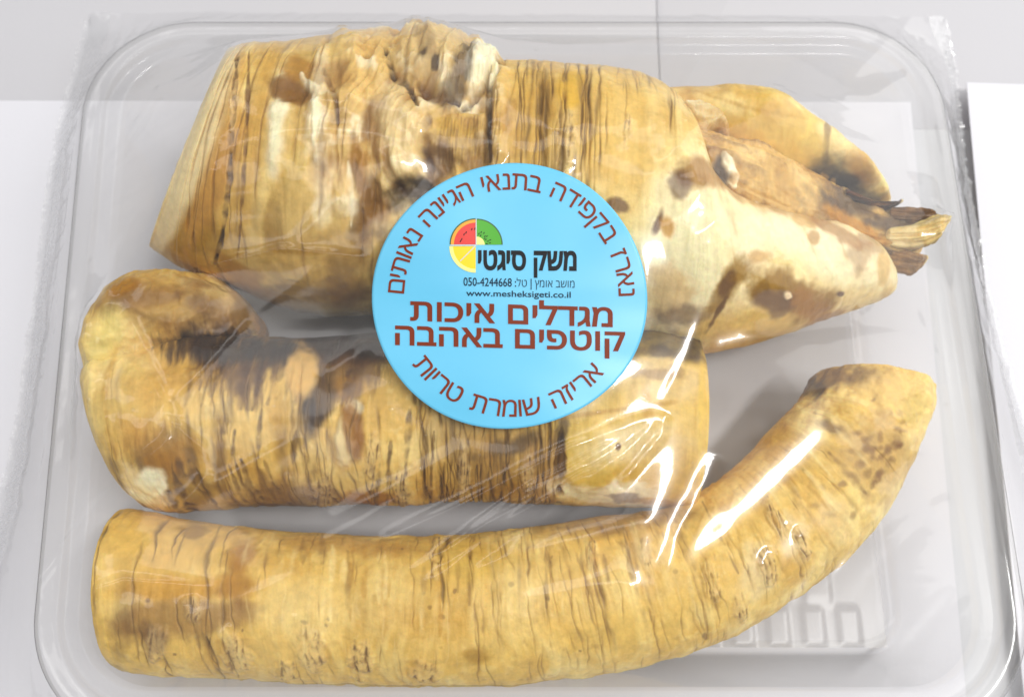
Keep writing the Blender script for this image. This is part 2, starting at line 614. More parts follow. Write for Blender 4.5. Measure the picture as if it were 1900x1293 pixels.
        return mesh_np(name, V, Q, M_ROOT, parent, np.clip(Cc, 0.004, 0.95))


YEL, PALE, CREAM = lin(228, 190, 110), lin(244, 222, 158), lin(249, 239, 204)
OCH, ORA, BRN, DRK, BLK = lin(200, 152, 68), lin(176, 119, 20), lin(112, 70, 34), lin(68, 42, 24), lin(40, 27, 18)


def skin(t, seed, c0=YEL, c1=PALE, c2=OCH):
    n = t.n3(15, seed, 3)
    t.col[:] = c0
    t.mix(sstep(0.0, 0.9, n) * 0.8, c1)
    t.mix(sstep(0.1, 1.0, -t.n3(11, seed + 7, 3)) * 0.6, c2)
    # soft smears round the body, then finer fibres
    g = t.nring(4.0, 22.0, seed + 13, 3)
    t.mix(sstep(0.1, 0.9, g) * 0.45, c1)
    t.mix(sstep(0.2, 1.0, -g) * 0.35, c2)
    f = t.nring(1.3, 20.0, seed + 11, 3)
    t.mix(sstep(0.2, 1.0, f) * 0.16, c1)
    t.mix(sstep(0.3, 1.1, -f) * 0.20, c2 * 0.8)
    sp = t.n3(2.2, seed + 19, 4)
    t.mix(sstep(0.45, 1.0, sp) * 0.30, c1)
    t.mix(sstep(0.5, 1.1, -sp) * 0.35, c2 * 0.8)
    t.disp += 0.0004 * t.n3(16, seed + 1, 3) + 0.00007 * f + 0.00022 * g + 0.00008 * sp


ALLV = []

# --- root A: thick, ringed, forked at the right
A = Tube([(428, 90, 276, 456, .034, .025, .012), (470, 86, 330, 494, .034, .029, .008), (540, 88, 430, 536, .034, .031, .002),
          (650, 70, 572, 584, .034, .032, 0), (750, 64, 680, 582, .034, .032, 0), (850, 74, 790, 578, .034, .032, 0),
          (930, 112, 900, 582, .034, .031, 0), (1030, 114, 1010, 592, .034, .031, 0), (1130, 125, 1110, 612, .034, .030, 0),
          (1222, 158, 1200, 636, .034, .0295, 0), (1262, 208, 1270, 654, .034, .0285, 0), (1278, 300, 1335, 652, .033, .0260, 0), (1322, 356, 1410, 634, .032, .023, 0),
          (1410, 386, 1500, 604, .031, .019, 0), (1505, 412, 1590, 572, .029, .015, 0), (1585, 442, 1645, 550, .028, .010, 0),
          (1628, 474, 1658, 541, .027, .006, 0)], 1000, 320)
skin(A, 3)
# pale clean flesh on the right half
A.blob(1480, 500, 250, 130, 20, lin(244, 224, 168), .7, .5, .35, 14, 21)
A.blob(1200, 380, 120, 190, 0, PALE, .7, .6, .4, 12, 22)
A.blob(1290, 480, 130, 150, 10, CREAM, .55, .5, .4, 12, 25)
A.blob(1160, 260, 80, 110, 0, lin(226, 184, 96), .6, .5, .4, 9, 23)
A.blob(1000, 230, 70, 90, 0, lin(214, 170, 84), .6, .5, .3, 9, 24)
A.blob(1062, 165, 32, 36, 0, lin(226, 180, 70), .85, .25, .12, 9, 26)
A.blob(1380, 610, 110, 40, -15, lin(226, 186, 100), .7, .5, .3, 9, 27)
A.blob(1530, 450, 120, 50, 25, CREAM, .6, .5, .3, 9, 28)
# left end: long smooth bands
for x, w, c, k in ((470, 26, OCH, .5), (505, 18, PALE, .4), (545, 22, lin(200, 166, 92), .5), (600, 40, lin(226, 196, 120), .6)):
    A.blob(x, 260, w, 230, 10, c, k, .6, .35, 8, int(x))
A.blob(345, 430, 60, 62, -35, lin(176, 131, 40), .9, .5, .25, 10, 31)
A.blob(400, 330, 26, 110, 22, lin(196, 140, 62), .8, .6, .3, 10, 32)
A.blob(380, 240, 20, 130, 22, CREAM, .6, .6, .2, 10, 30)
for x, y, rx, ry, a, c, k, s in ((545, 165, 44, 26, 10, lin(150, 107, 40), .9, 33), (555, 128, 30, 22, 0, ORA, .7, 34), (640, 200, 18, 60, 5, ORA, .5, 35),
                                 (515, 240, 20, 90, 3, CREAM, .75, 36), (560, 300, 40, 20, 0, lin(222, 190, 110), .7, 37), (665, 300, 14, 70, -8, ORA, .8, 38),
                                 (680, 370, 18, 60, 10, BRN, .7, 39), (668, 430, 20, 45, 0, BRN, .75, 40), (505, 420, 16, 50, 0, lin(150, 111, 44), .7, 41),
                                 (560, 390, 60, 60, 0, lin(208, 174, 108), .6, 42), (600, 330, 16, 90, 3, CREAM, .5, 43), (740, 250, 40, 110, -6, CREAM, .75, 44),
                                 (690, 130, 40, 60, 0, lin(226, 180, 90), .6, 45), (590, 170, 16, 70, 8, CREAM, .8, 46), (760, 360, 44, 34, 0, DRK, .85, 47),
                                 (705, 400, 16, 60, -4, BRN, .7, 48), (815, 300, 30, 40, 0, BRN, .75, 49), (850, 250, 50, 60, 0, lin(206, 172, 90), .7, 50),
                                 (790, 165, 24, 60, -20, BRN, .65, 51), (745, 130, 18, 60, -18, DRK, .65, 52), (885, 175, 34, 26, 30, BRN, .7, 53),
                                 (865, 290, 46, 24, 0, BRN, .6, 54), (560, 480, 140, 60, 0, lin(196, 158, 96), .6, 55), (560, 560, 150, 34, 0, BRN, .6, 56),
                                 (640, 520, 40, 60, 0, BRN, .45, 57), (440, 505, 60, 20, 30, lin(170, 116, 50), .7, 58)):
    A.blob(x, y, rx, ry, a, c, k, .4, .4, 6, s)
kn = np.clip(sstep(1.15, .75, np.hypot((A.x - 760) / 200, (A.y - 230) / 230)), 0, 1) * (A.up > -.4)
rg = 1 - 2 * np.abs(A.nring(6.5, 16.0, 91, 4))
rg2 = A.n3(5.0, 93, 4)
A.mix(kn * .65, lin(224, 190, 126))
A.mix(kn * sstep(.15, .9, rg2) * .6, CREAM)
A.mix(kn * sstep(.25, -.5, rg) * .6, lin(150, 100, 46))
A.mix(kn * sstep(.2, .9, -rg2) * .5, lin(186, 132, 62))
A.disp += kn * (.0011 * (rg - .3) + .0007 * rg2)
for x, y, rx, ry, a, c, k, sd in ((548, 168, 42, 22, 10, lin(146, 99, 34), .9, 33), (665, 300, 12, 60, -8, lin(172, 119, 36), .8, 38), (680, 385, 16, 56, 10, lin(150, 105, 36), .8, 39),
                                  (760, 362, 42, 32, 0, DRK, .85, 47), (740, 250, 34, 100, -6, lin(232, 206, 150), .7, 44), (850, 250, 46, 56, 0, lin(212, 174, 92), .8, 50), (815, 300, 26, 34, 0, BRN, .7, 49)):
    A.blob(x, y, rx, ry, a, c, k, .4, .5, 6, sd)
A.stroke([(428, 92), (356, 290), (288, 456)], 36, lin(236, 214, 164), .9, .4, .12, 201, 0, 9.0, 0)
A.stroke([(448, 110), (400, 300), (345, 470)], 16, lin(204, 152, 74), .6, .7, .4, 202, 0, 6.0, .2)
A.stroke([(440, 110), (432, 200), (426, 330), (412, 440), (398, 492)], 5, DRK, .9, .5, .6, 203, -.0009)
A.stroke([(462, 95), (458, 200), (452, 330), (440, 480)], 3.5, BRN, .8, .5, .6, 204, -.0006)
A.stroke([(430, 240), (436, 180), (440, 150)], 7, lin(226, 190, 130), .9, .4, .3, 205, .0006)
A.stroke([(560, 140), (585, 170), (592, 220), (588, 300)], 10, CREAM, .85, .4, .4, 206, .0008)
A.stroke([(600, 130), (625, 190), (628, 240)], 5, BRN, .75, .5, .5, 207, -.0009)
A.stroke([(652, 300), (668, 340), (688, 380), (672, 450)], 12, lin(150, 103, 36), .85, .5, .4, 208, -.0006)
A.stroke([(645, 300), (655, 370), (652, 420)], 4, CREAM, .6, .4, .4, 209)
A.stroke([(715, 90), (730, 140), (760, 160), (775, 200)], 6, DRK, .8, .5, .5, 210, -.0012)
A.stroke([(770, 140), (800, 170), (850, 180)], 12, BRN, .75, .5, .5, 211, -.0010)
A.stroke([(935, 110), (905, 150), (870, 185), (848, 205)], 9, DRK, .8, .5, .5, 212, -.0016)
A.stroke([(912, 150), (908, 240), (910, 300)], 4, DRK, .85, .5, .4, 213, -.0012)
A.stroke([(795, 210), (790, 280), (800, 330)], 9, BRN, .8, .5, .5, 214, -.0014)
A.stroke([(350, 505), (430, 480), (520, 465), (620, 468), (720, 482)], 5, lin(176, 127, 36), .6, .5, .3, 215)  # shadow line of the film fold, painted into the skin colour
for k_ in range(16):
    x_ = 820 + 6 * k_
    A.stroke([(x_, 210 + 3 * (k_ % 5)), (x_ - 6, 300)], 2.5, BRN, .35 + .03 * (k_ % 6), .6, .6, 230 + k_)
# raised flaps and pits of the knobbly middle
for x, y, rx, ry, a, h, s in ((588, 165, 18, 75, 8, .0012, 61), (740, 260, 46, 110, -8, .0022, 62), (640, 160, 34, 90, 0, .0014, 63), (520, 240, 22, 95, 4, .0010, 64),
                              (820, 88, 76, 44, 15, .0026, 65), (900, 118, 30, 30, -40, .0026, 66), (560, 420, 40, 110, 0, .0008, 67), (925, 230, 14, 100, 4, .0012, 68)):
    u, v = A.local(x, y, rx, ry, a)
    A.disp += h * sstep(1.3, .5, np.hypot(u, v) + .3 * A.n3(6, s))
for x, y, rx, ry, a, h, s in ((540, 170, 44, 26, 5, .0016, 71), (760, 365, 44, 36, 0, .003, 72), (690, 330, 14, 90, -4, .0016, 73), (800, 180, 22, 70, -25, .0022, 74),
                              (870, 185, 40, 24, 30, .0028, 75), (820, 310, 34, 36, 0, .0024, 76), (908, 210, 8, 120, 3, .0020, 77), (620, 250, 10, 140, 2, .0012, 78)):
    u, v = A.local(x, y, rx, ry, a)
    A.disp -= h * sstep(1.3, .4, np.hypot(u, v) + .3 * A.n3(5, s))
A.blob(820, 85, 72, 40, 12, lin(224, 196, 138), .85, .35, .3, 7, 81)
A.blob(790, 95, 36, 16, 60, lin(150, 118, 78), .55, .5, .6, 4, 82)
A.blob(786, 112, 10, 8, 0, DRK, .8, .4, .5, 3, 83)
A.blob(806, 124, 7, 6, 0, DRK, .8, .4, .5, 3, 84)
A.blob(895, 125, 26, 34, 40, CREAM, .95, .25, .35, 5, 85)
A.blob(915, 95, 26, 10, 20, CREAM, .8, .3, .5, 5, 86)
A.blob(850, 150, 18, 50, 20, DRK, .7, .5, .5, 5, 87)
# growth rings
s_of = lambda px: float(np.interp(px, w2px(A.C)[0], A.s[:, 0]))
A.rings(16, s_of(400), s_of(560), BRN, (.3, .8), (.0003, .0009), (.8, 2.2), (.0002, .0008), 101)
A.rings(12, s_of(560), s_of(900), BRN, (.2, .6), (.0003, .0011), (.4, 1.4), (.0002, .0009), 102)
A.rings(80, s_of(915), s_of(1110), DRK, (.4, 1.), (.00015, .0006), (.4, 1.5), (.0001, .0006), 103, (.8, 3.0))
A.rings(40, s_of(1110), s_of(1260), DRK, (.3, .8), (.00015, .0004), (.2, .6), (.0001, .0003), 104, (.2, 1.2))
A.rings(16, s_of(1200), s_of(1600), OCH, (.2, .5), (.0003, .0012), (.3, 1.0), (0, .0002), 105)
for x, y, rx, ry, a, s in ((1050, 275, 22, 60, 5, 111), (1130, 400, 10, 30, 10, 112), (1165, 240, 8, 30, 5, 113)):
    A.scar(x, y, rx, ry, a, s)
for px_, k in ((908, .95), (1000, .6), (1030, .75), (1075, .7)):
    A.ringline(s_of(px_), .9, 2.9, .0007, DRK, k, .0012, px_)
for x, y, rx, ry, a, c, k, s in ((1300, 320, 50, 26, 15, lin(170, 122, 52), .85, 121), (1262, 345, 20, 30, 0, BRN, .7, 122), (1222, 412, 8, 26, 18, BRN, .9, 123),
                                 (1238, 420, 14, 18, 0, lin(206, 150, 60), .8, 124), (1345, 540, 60, 16, -62, lin(160, 119, 36), .85, 125), (1350, 530, 26, 12, -60, BRN, .8, 126),
                                 (1330, 585, 40, 5, -60, BRN, .8, 127), (1460, 545, 78, 38, 18, lin(164, 121, 34), .95, 128), (1440, 560, 46, 22, 10, BRN, .7, 129),
                                 (1510, 575, 50, 30, 30, lin(176, 120, 44), .8, 130), (1410, 475, 18, 14, 0, lin(196, 146, 66), .7, 131), (1495, 405, 22, 16, 20, lin(206, 160, 84), .7, 132),
                                 (1510, 440, 10, 10, 0, lin(180, 130, 60), .7, 133), (1560, 545, 6, 4, 0, BRN, .9, 134), (1240, 540, 50, 46, 0, lin(206, 162, 84), .55, 135),
                                 (1270, 585, 60, 20, -10, BRN, .6, 136), (1600, 470, 30, 40, 60, lin(170, 132, 90), .6, 137), (1640, 510, 14, 40, 0, lin(210, 170, 96), .7, 138),
                                 (1145, 380, 22, 10, 20, BRN, .8, 139), (1400, 365, 120, 14, 20, lin(180, 132, 62), .7, 140), (1555, 430, 60, 12, 32, lin(170, 118, 60), .7, 141)):
    A.blob(x, y, rx, ry, a, c, k, .4, .45, 5, s)
A.blob(1408, 366, 9, 8, 0, lin(250, 244, 230), 1, .3, .3, 3, 142, .0006)
A.blob(1460, 548, 8, 6, 0, lin(235, 210, 170), 1, .3, .4, 3, 143, .0006)
rootA = A.build('horseradish_root', None, (0.4, 1.0), lin(222, 196, 140))
ALLV.append(A.V)
tag(rootA, 'thickest horseradish root, forked and knobbly, along the back of the tray', 'root vegetable', 'horseradish roots in the tray')

U = Tube([(1150, 175, 1190, 340, .026, .020, 0), (1280, 167, 1290, 350, .027, .022, 0), (1390, 163, 1370, 385, .027, .0235, 0), (1490, 208, 1450, 400, .026, .022, 0),
          (1570, 268, 1525, 405, .025, .018, 0), (1622, 322, 1580, 410, .024, .013, 0), (1646, 366, 1622, 408, .023, .006, 0)], 420, 220)
skin(U, 9, lin(238, 206, 122), lin(248, 230, 168), lin(216, 172, 92))
U.blob(1410, 240, 110, 60, 20, lin(230, 192, 100), .7, .5, .3, 10, 1)
U.blob(1300, 185, 80, 30, 8, lin(196, 140, 66), .6, .5, .5, 6, 2)
U.blob(1450, 215, 60, 30, 35, OCH, .6, .5, .5, 6, 3)
U.blob(1560, 270, 30, 50, -40, lin(238, 212, 150), .9, .3, .3, 6, 4)
U.blob(1535, 250, 6, 60, 5, BRN, .6, .5, .4, 5, 5)
U.blob(1450, 320, 140, 34, 15, lin(176, 126, 54), .9, .5, .5, 6, 6)
U.blob(1560, 340, 62, 40, 30, BLK, .9, .5, .35, 5, 7)
U.blob(1600, 310, 20, 40, -35, ORA, .7, .5, .3, 5, 8)
U.blob(1550, 345, 50, 20, 30, BLK, .9, .4, .3, 4, 9)
for x, y in ((1533, 350), (1548, 358), (1545, 335), (1562, 362), (1530, 330)):
    U.blob(x, y, 8, 7, 0, lin(190, 150, 90), .9, .3, .4, 3, x)
U.blob(1350, 200, 60, 30, 10, lin(244, 224, 160), .7, .6, .4, 7, 31)
U.blob(1480, 270, 50, 40, 30, lin(238, 206, 120), .7, .6, .4, 7, 32)
U.stroke([(1290, 172), (1400, 205), (1500, 222)], 4, OCH, .5, .8, .7, 33)
U.disp += .0007 * U.n3(14, 34, 3)
upper = U.build('side_shoot', rootA, (1, 1))
ALLV.append(U.V)

K = Tube([(1230, 235, 1240, 400, .038, .016, 0), (1340, 256, 1345, 450, .038, .0155, 0), (1440, 292, 1445, 484, .0355, .014, 0), (1540, 348, 1548, 495, .031, .010, 0),
          (1620, 388, 1615, 500, .030, .008, 0), (1690, 404, 1672, 492, .029, .006, 0), (1716, 414, 1705, 470, .028, .003, 0)], 420, 200, power=2.6)
skin(K, 15, lin(216, 176, 104), lin(236, 204, 140), lin(176, 128, 66))
fib = fbm(K.phi * 6, K.s * 90, 0, 5, 5)
K.mix(sstep(.2, .9, fib) * .4, BRN)
K.mix(sstep(.2, 1, -fib) * .35, lin(214, 168, 88))
K.mix(sstep(.3, 1, K.n3(7, 8)) * .35, BRN)
K.blob(1330, 390, 100, 24, 18, lin(232, 202, 138), .7, .6, .6, 5, 23)
K.blob(1470, 440, 80, 20, 22, lin(236, 206, 140), .6, .6, .6, 5, 24)
K.blob(1400, 400, 120, 26, 20, lin(170, 122, 62), .6, .6, .6, 4, 21)
K.blob(1310, 300, 34, 40, 0, lin(150, 106, 52), .7, .6, .6, 3, 22)
K.disp += .0004 * fib + 0.0006 * K.n3(4, 4)
K.blob(1310, 315, 60, 30, 15, lin(206, 166, 96), .7, .5, .7, 2.5, 11)
K.blob(1570, 395, 60, 34, 30, DRK, .8, .6, .5, 4, 17)
K.blob(1340, 320, 16, 30, 0, BLK, .8, .4, .4, 4, 12)
K.stroke([(1342, 290), (1356, 312), (1360, 345)], 11, CREAM, .95, .35, .5, 13, .0010)
K.blob(1590, 420, 60, 16, 30, lin(200, 140, 50), .8, .4, .4, 5, 14)
K.blob(1680, 415, 50, 20, 0, DRK, .8, .4, .5, 4, 15)
K.blob(1640, 470, 60, 12, 30, DRK, .8, .4, .4, 4, 16)
torn = K.build('torn_crown', rootA, (0.5, 1))
ALLV.append(K.V)

# the pale flap above the cleft
Fp = Tube([(1258, 196, 1262, 262, .044, .010, 0), (1296, 190, 1296, 286, .043, .0105, 0), (1330, 212, 1322, 282, .041, .009, 0), (1350, 250, 1338, 300, .039, .006, 0)], 160, 120)
skin(Fp, 31, lin(228, 204, 150), CREAM, lin(206, 164, 100))
Fp.disp += .0012 * Fp.n3(6, 3)
Fp.blob(1340, 225, 18, 40, 0, lin(206, 170, 110), .6, .5, .4, 5, 3)
flap = Fp.build('bark_flap', rootA)
ALLV.append(Fp.V)

# ragged leaf-stalk stubs at the tip
for k, (st, c0, c1) in enumerate((
        ([(1640, 385, 1640, 430, .032, .005, 0), (1690, 386, 1680, 430, .034, .004, 0), (1726, 392, 1712, 424, .036, .003, 0), (1736, 398, 1728, 410, .036, .0012, 0)], lin(120, 86, 48), lin(160, 118, 66)),
        ([(1640, 425, 1640, 465, .034, .005, 0), (1690, 418, 1696, 462, .036, .004, 0), (1735, 402, 1738, 444, .038, .003, 0), (1757, 404, 1755, 420, .039, .001, 0)], lin(224, 196, 130), lin(236, 216, 166)),
        ([(1600, 440, 1590, 480, .028, .006, 0), (1660, 460, 1650, 502, .030, .005, 0), (1700, 470, 1696, 506, .031, .004, 0), (1716, 472, 1712, 494, .031, .0015, 0)], lin(170, 126, 70), lin(206, 160, 92)),
        ([(1560, 352, 1560, 388, .036, .005, 0), (1610, 372, 1604, 396, .037, .004, 0), (1650, 375, 1646, 392, .037, .003, 0), (1668, 374, 1667, 380, .037, .001, 0)], lin(70, 50, 36), lin(96, 66, 44)))):
    T = Tube(st, 150, 90)
    skin(T, 51 + k, c0, c1, c0 * .6)
    fl = fbm(T.phi * 5, T.s * 60, 0, 8 + k, 4)
    T.mix(sstep(.2, .9, fl) * .6, c0 * .35)
    T.disp += .0007 * fl + .0006 * T.n3(3, k) * (T.s / T.slen)
    T.build('leaf_stub', rootA)
    ALLV.append(T.V)

# --- root B: hooked at the left, clean cut at the right
B = Tube([(190, 690, 194, 770, .023, .010, 0), (202, 640, 208, 838, .0235, .017, 0), (226, 612, 236, 914, .024, .0205, 0), (270, 604, 275, 945, .024, .0222, 0), (340, 606, 345, 950, .024, .0228, 0),
          (480, 622, 480, 940, .024, .0225, 0), (620, 622, 620, 938, .024, .0225, 0), (740, 614, 740, 938, .024, .022, 0),
          (870, 604, 868, 928, .024, .022, 0), (1000, 600, 1000, 934, .024, .022, 0), (1150, 600, 1150, 940, .024, .022, 0), (1250, 602, 1250, 942, .024, .0217, 0),
          (1277, 614, 1278, 943, .024, .0215, 0), (1286, 636, 1285, 942, .024, .0211, 0)], 1000, 300)
# the knob that bends back over the left end
Bk = Tube([(192, 640, 186, 712, .026, .010, 0), (206, 582, 192, 740, .027, .0165, 0), (246, 528, 226, 742, .028, .0195, 0), (320, 506, 300, 706, .028, .020, 0), (400, 512, 395, 676, .027, .018, 0),
           (455, 542, 455, 660, .026, .0145, 0), (480, 578, 480, 640, .025, .008, 0)], 420, 240, power=2.2)
skin(Bk, 23)
skin(B, 21)
sb = lambda px: float(np.interp(px, w2px(B.C)[0], B.s[:, 0]))
B.blob(230, 700, 70, 130, 10, lin(222, 190, 112), .6, .6, .3, 12, 1)
Bk.blob(230, 700, 70, 130, 10, lin(222, 190, 112), .6, .6, .3, 12, 1)
B.blob(200, 640, 40, 70, 20, PALE, .6, .6, .3, 10, 2)
Bk.blob(200, 640, 40, 70, 20, PALE, .6, .6, .3, 10, 2)
B.blob(330, 570, 150, 50, 10, lin(176, 136, 78), .65, .6, .4, 10, 3)
Bk.blob(330, 570, 150, 50, 10, lin(176, 136, 78), .65, .6, .4, 10, 3)
B.blob(420, 590, 70, 50, 20, lin(150, 108, 62), .55, .7, .4, 8, 4)
Bk.blob(420, 590, 70, 50, 20, lin(150, 108, 62), .55, .7, .4, 8, 4)
B.blob(225, 535, 30, 14, -25, ORA, .85, .4, .3, 6, 5)
Bk.blob(225, 535, 30, 14, -25, ORA, .85, .4, .3, 6, 5)
B.blob(225, 560, 60, 18, -20, BRN, .7, .5, .4, 6, 6)
Bk.blob(225, 560, 60, 18, -20, BRN, .7, .5, .4, 6, 6)
B.blob(300, 545, 90, 14, -12, lin(160, 118, 66), .6, .5, .4, 6, 66)
Bk.blob(300, 545, 90, 14, -12, lin(160, 118, 66), .6, .5, .4, 6, 66)
for T_ in (B, Bk):
    hk = sstep(500, 400, T_.x) * sstep(760, 660, T_.y)
    T_.disp += hk * (.0016 * T_.n3(13, 71, 3) - .0009 * np.abs(T_.n3(7, 72, 3)))
    T_.mix(hk * sstep(.1, .8, T_.n3(7, 73, 4)) * .45, lin(150, 104, 56))
Bk.stroke([(470, 625), (380, 668), (300, 700), (240, 735)], 12, DRK, .7, .9, .8, 811)
B.blob(400, 640, 90, 40, 8, BRN, .8, .5, .45, 7, 7, 0, True)
Bk.blob(400, 640, 90, 40, 8, BRN, .8, .5, .45, 7, 7, 0, True)
B.blob(390, 640, 60, 26, 8, DRK, .75, .7, .7, 4, 8, 0, True)
Bk.blob(390, 640, 60, 26, 8, DRK, .75, .7, .7, 4, 8, 0, True)
B.blob(480, 655, 80, 24, 8, DRK, .9, .5, .4, 6, 9)
Bk.blob(480, 655, 80, 24, 8, DRK, .9, .5, .4, 6, 9)
B.blob(580, 645, 130, 36, -3, DRK, .92, .5, .45, 6, 10)
B.blob(700, 640, 120, 36, 0, DRK, .9, .4, .4, 6, 11)
B.blob(440, 690, 60, 40, 60, BRN, .7, .5, .6, 3, 12, 0, True)
Bk.blob(440, 690, 60, 40, 60, BRN, .7, .5, .6, 3, 12, 0, True)
B.blob(640, 680, 60, 50, 0, BRN, .75, .5, .6, 3, 13, 0, True)
B.blob(1240, 640, 90, 44, 10, DRK, .95, .35, .3, 6, 14)
B.blob(1250, 615, 22, 20, 10, lin(150, 112, 60), .6, .4, .5, 5, 15)
B.blob(560, 690, 28, 46, 6, lin(222, 182, 116), .9, .35, .3, 6, 16)
B.blob(592, 745, 22, 60, 14, DRK, .9, .4, .3, 6, 17)
B.blob(578, 775, 22, 36, 10, BLK, .85, .4, .3, 6, 18)
B.blob(645, 720, 30, 22, 0, lin(168, 119, 42), .8, .4, .3, 6, 19)
B.blob(655, 800, 20, 50, -6, lin(164, 113, 44), .9, .3, .25, 6, 20)
B.blob(640, 820, 18, 50, 4, lin(226, 204, 150), .9, .3, .3, 6, 21, .0006)
B.blob(655, 755, 14, 12, 0, CREAM, .8, .4, .3, 5, 22)
B.blob(265, 905, 40, 44, 40, lin(228, 202, 144), .95, .3, .3, 7, 23)
B.blob(340, 900, 90, 30, 30, lin(150, 113, 40), .7, .5, .4, 6, 24)
B.blob(300, 830, 60, 40, -30, BRN, .6, .5, .4, 6, 25, 0, True)
B.blob(330, 850, 50, 34, 0, lin(186, 128, 46), .7, .5, .4, 6, 26)
B.blob(540, 925, 80, 24, 0, BRN, .75, .5, .4, 6, 27)
B.blob(680, 925, 60, 20, -3, lin(170, 115, 36), .95, .35, .3, 6, 28)
B.blob(670, 895, 90, 18, 3, lin(226, 196, 120), .8, .4, .3, 6, 29)
B.blob(900, 800, 80, 80, 0, lin(166, 122, 70), .45, .6, .4, 8, 30)
B.blob(920, 880, 90, 40, -10, lin(150, 111, 40), .7, .5, .5, 6, 31, 0, True)
B.blob(950, 830, 50, 18, -15, DRK, .75, .5, .5, 5, 32)
B.blob(960, 910, 60, 22, -10, lin(176, 129, 46), .7, .5, .4, 5, 33)
B.blob(1010, 880, 34, 50, 0, lin(190, 150, 96), .8, .4, .5, 4, 34, 0, True)
rb_ = np.random.RandomState(12)
for k_ in range(46):
    x_ = 360 + 330 * rb_.rand()
    L_ = 30 + 70 * rb_.rand() ** 1.5
    B.stroke([(x_ + 6, 640), (x_, 655), (x_ - .25 * L_, 660 + L_)], 4 + 5 * rb_.rand(), BRN * .7, .35 + .4 * rb_.rand(), .9, .8, 600 + k_, -.0001)
for x_, y_, L_, w_ in ((480, 760, 90, 4), (410, 770, 110, 5), (430, 800, 80, 4), (545, 800, 60, 4), (595, 900, 60, 12), (745, 880, 90, 9), (755, 760, 120, 4), (800, 800, 150, 3), (820, 860, 110, 5),
                       (850, 820, 140, 4), (890, 850, 110, 4), (700, 860, 80, 4), (720, 820, 120, 4), (930, 870, 80, 5), (985, 870, 80, 5), (860, 700, 60, 6), (770, 700, 50, 6)):
    B.stroke([(x_ + 5, y_), (x_, y_ + L_ / 2), (x_ - 2, y_ + L_)], w_, BRN * .6, .75, .8, .9, int(x_ + y_), -.0002)
for k_ in range(15):
    x_ = 285 + 15 * k_ + 10 * rb_.randn()
    L_ = .5 + .7 * rb_.rand()
    y_ = 850 + 40 * rb_.rand()
    B.stroke([(x_, y_), (x_ + 18 * L_, y_ + 45 * L_), (x_ + 48 * L_, y_ + 80 * L_)], 3 + 7 * rb_.rand() ** 2, BRN * .7, .5 + .4 * rb_.rand(), .8, .9, 700 + k_, -.0002)
B.blob(560, 690, 27, 46, 6, lin(226, 184, 116), .8, .35, .3, 6, 16, .0002)
B.blob(592, 745, 22, 60, 14, DRK, .8, .5, .4, 6, 17)
B.blob(640, 820, 17, 48, 4, lin(230, 206, 150), .9, .3, .3, 6, 21, .0005)
B.blob(655, 800, 15, 46, -6, lin(160, 105, 34), .85, .3, .25, 6, 20)
B.stroke([(210, 650), (192, 720), (205, 800), (215, 850)], 7, OCH, .7, .8, .6, 801)
Bk.stroke([(210, 650), (192, 720), (205, 800), (215, 850)], 7, OCH, .7, .8, .6, 801)
B.stroke([(250, 575), (300, 600), (360, 600)], 12, BRN, .5, .9, .7, 802)
Bk.stroke([(250, 575), (300, 600), (360, 600)], 12, BRN, .5, .9, .7, 802)
B.stroke([(330, 545), (390, 570), (430, 610)], 14, BRN, .5, .9, .7, 803)
Bk.stroke([(330, 545), (390, 570), (430, 610)], 14, BRN, .5, .9, .7, 803)
B.stroke([(232, 610), (262, 650), (290, 690)], 16, lin(236, 210, 150), .6, .9, .5, 804)
Bk.stroke([(232, 610), (262, 650), (290, 690)], 16, lin(236, 210, 150), .6, .9, .5, 804)
B.blob(300, 680, 50, 60, 20, lin(214, 168, 92), .7, .6, .4, 9, 805)
Bk.blob(300, 680, 50, 60, 20, lin(214, 168, 92), .7, .6, .4, 9, 805)
B.blob(190, 620, 26, 60, 15, lin(226, 206, 128), .8, .6, .3, 9, 806)
Bk.blob(190, 620, 26, 60, 15, lin(226, 206, 128), .8, .6, .3, 9, 806)
B.blob(250, 800, 40, 50, 0, lin(196, 140, 66), .6, .6, .5, 8, 807)
# right third: peeled, smooth and yellow
B.blob(1190, 790, 165, 170, 0, lin(226, 190, 104), .95, .12, .12, 10, 35)
B.blob(1090, 850, 56, 60, 0, lin(220, 186, 92), .8, .3, .2, 10, 36, .0012)
B.blob(1230, 710, 100, 40, 0, lin(226, 196, 136), .8, .5, .4, 8, 37)
B.blob(1170, 820, 90, 40, -10, CREAM, .5, .5, .4, 8, 38)
B.blob(1250, 880, 70, 60, 0, lin(214, 166, 66), .6, .6, .4, 8, 39)
B.blob(1130, 915, 100, 20, 5, CREAM, .7, .4, .5, 5, 40)
B.blob(1160, 925, 30, 8, 0, BRN, .7, .4, .6, 4, 41)
B.blob(1250, 935, 60, 8, 4, OCH, .8, .4, .5, 4, 42)
B.blob(1040, 850, 8, 70, 2, BRN, .85, .3, .5, 4, 43, -.0015)
B.blob(1040, 800, 12, 30, 20, DRK, .7, .4, .5, 4, 44)
B.blob(1150, 760, 100, 5, -8, OCH, .7, .5, .4, 4, 45)
B.blob(1200, 745, 10, 30, -8, OCH, .6, .5, .4, 4, 46)
B.blob(1147, 828, 5, 6, 0, BRN, .9, .3, .3, 3, 47)
B.blob(1195, 690, 110, 12, 4, lin(150, 108, 60), .6, .5, .6, 3, 48)
B.blob(1304, 800, 8, 140, 0, lin(226, 190, 96), .9, .4, .2, 6, 49)
B.rings(46, sb(420), sb(620), DRK, (.5, .95), (.0002, .0008), (.25, .9), (.0001, .0004), 201, (.5, 3.1))
B.rings(60, sb(560), sb(860), DRK, (.35, .85), (.00016, .0006), (.3, 1.2), (.0002, .0006), 202, (.6, 3.1))
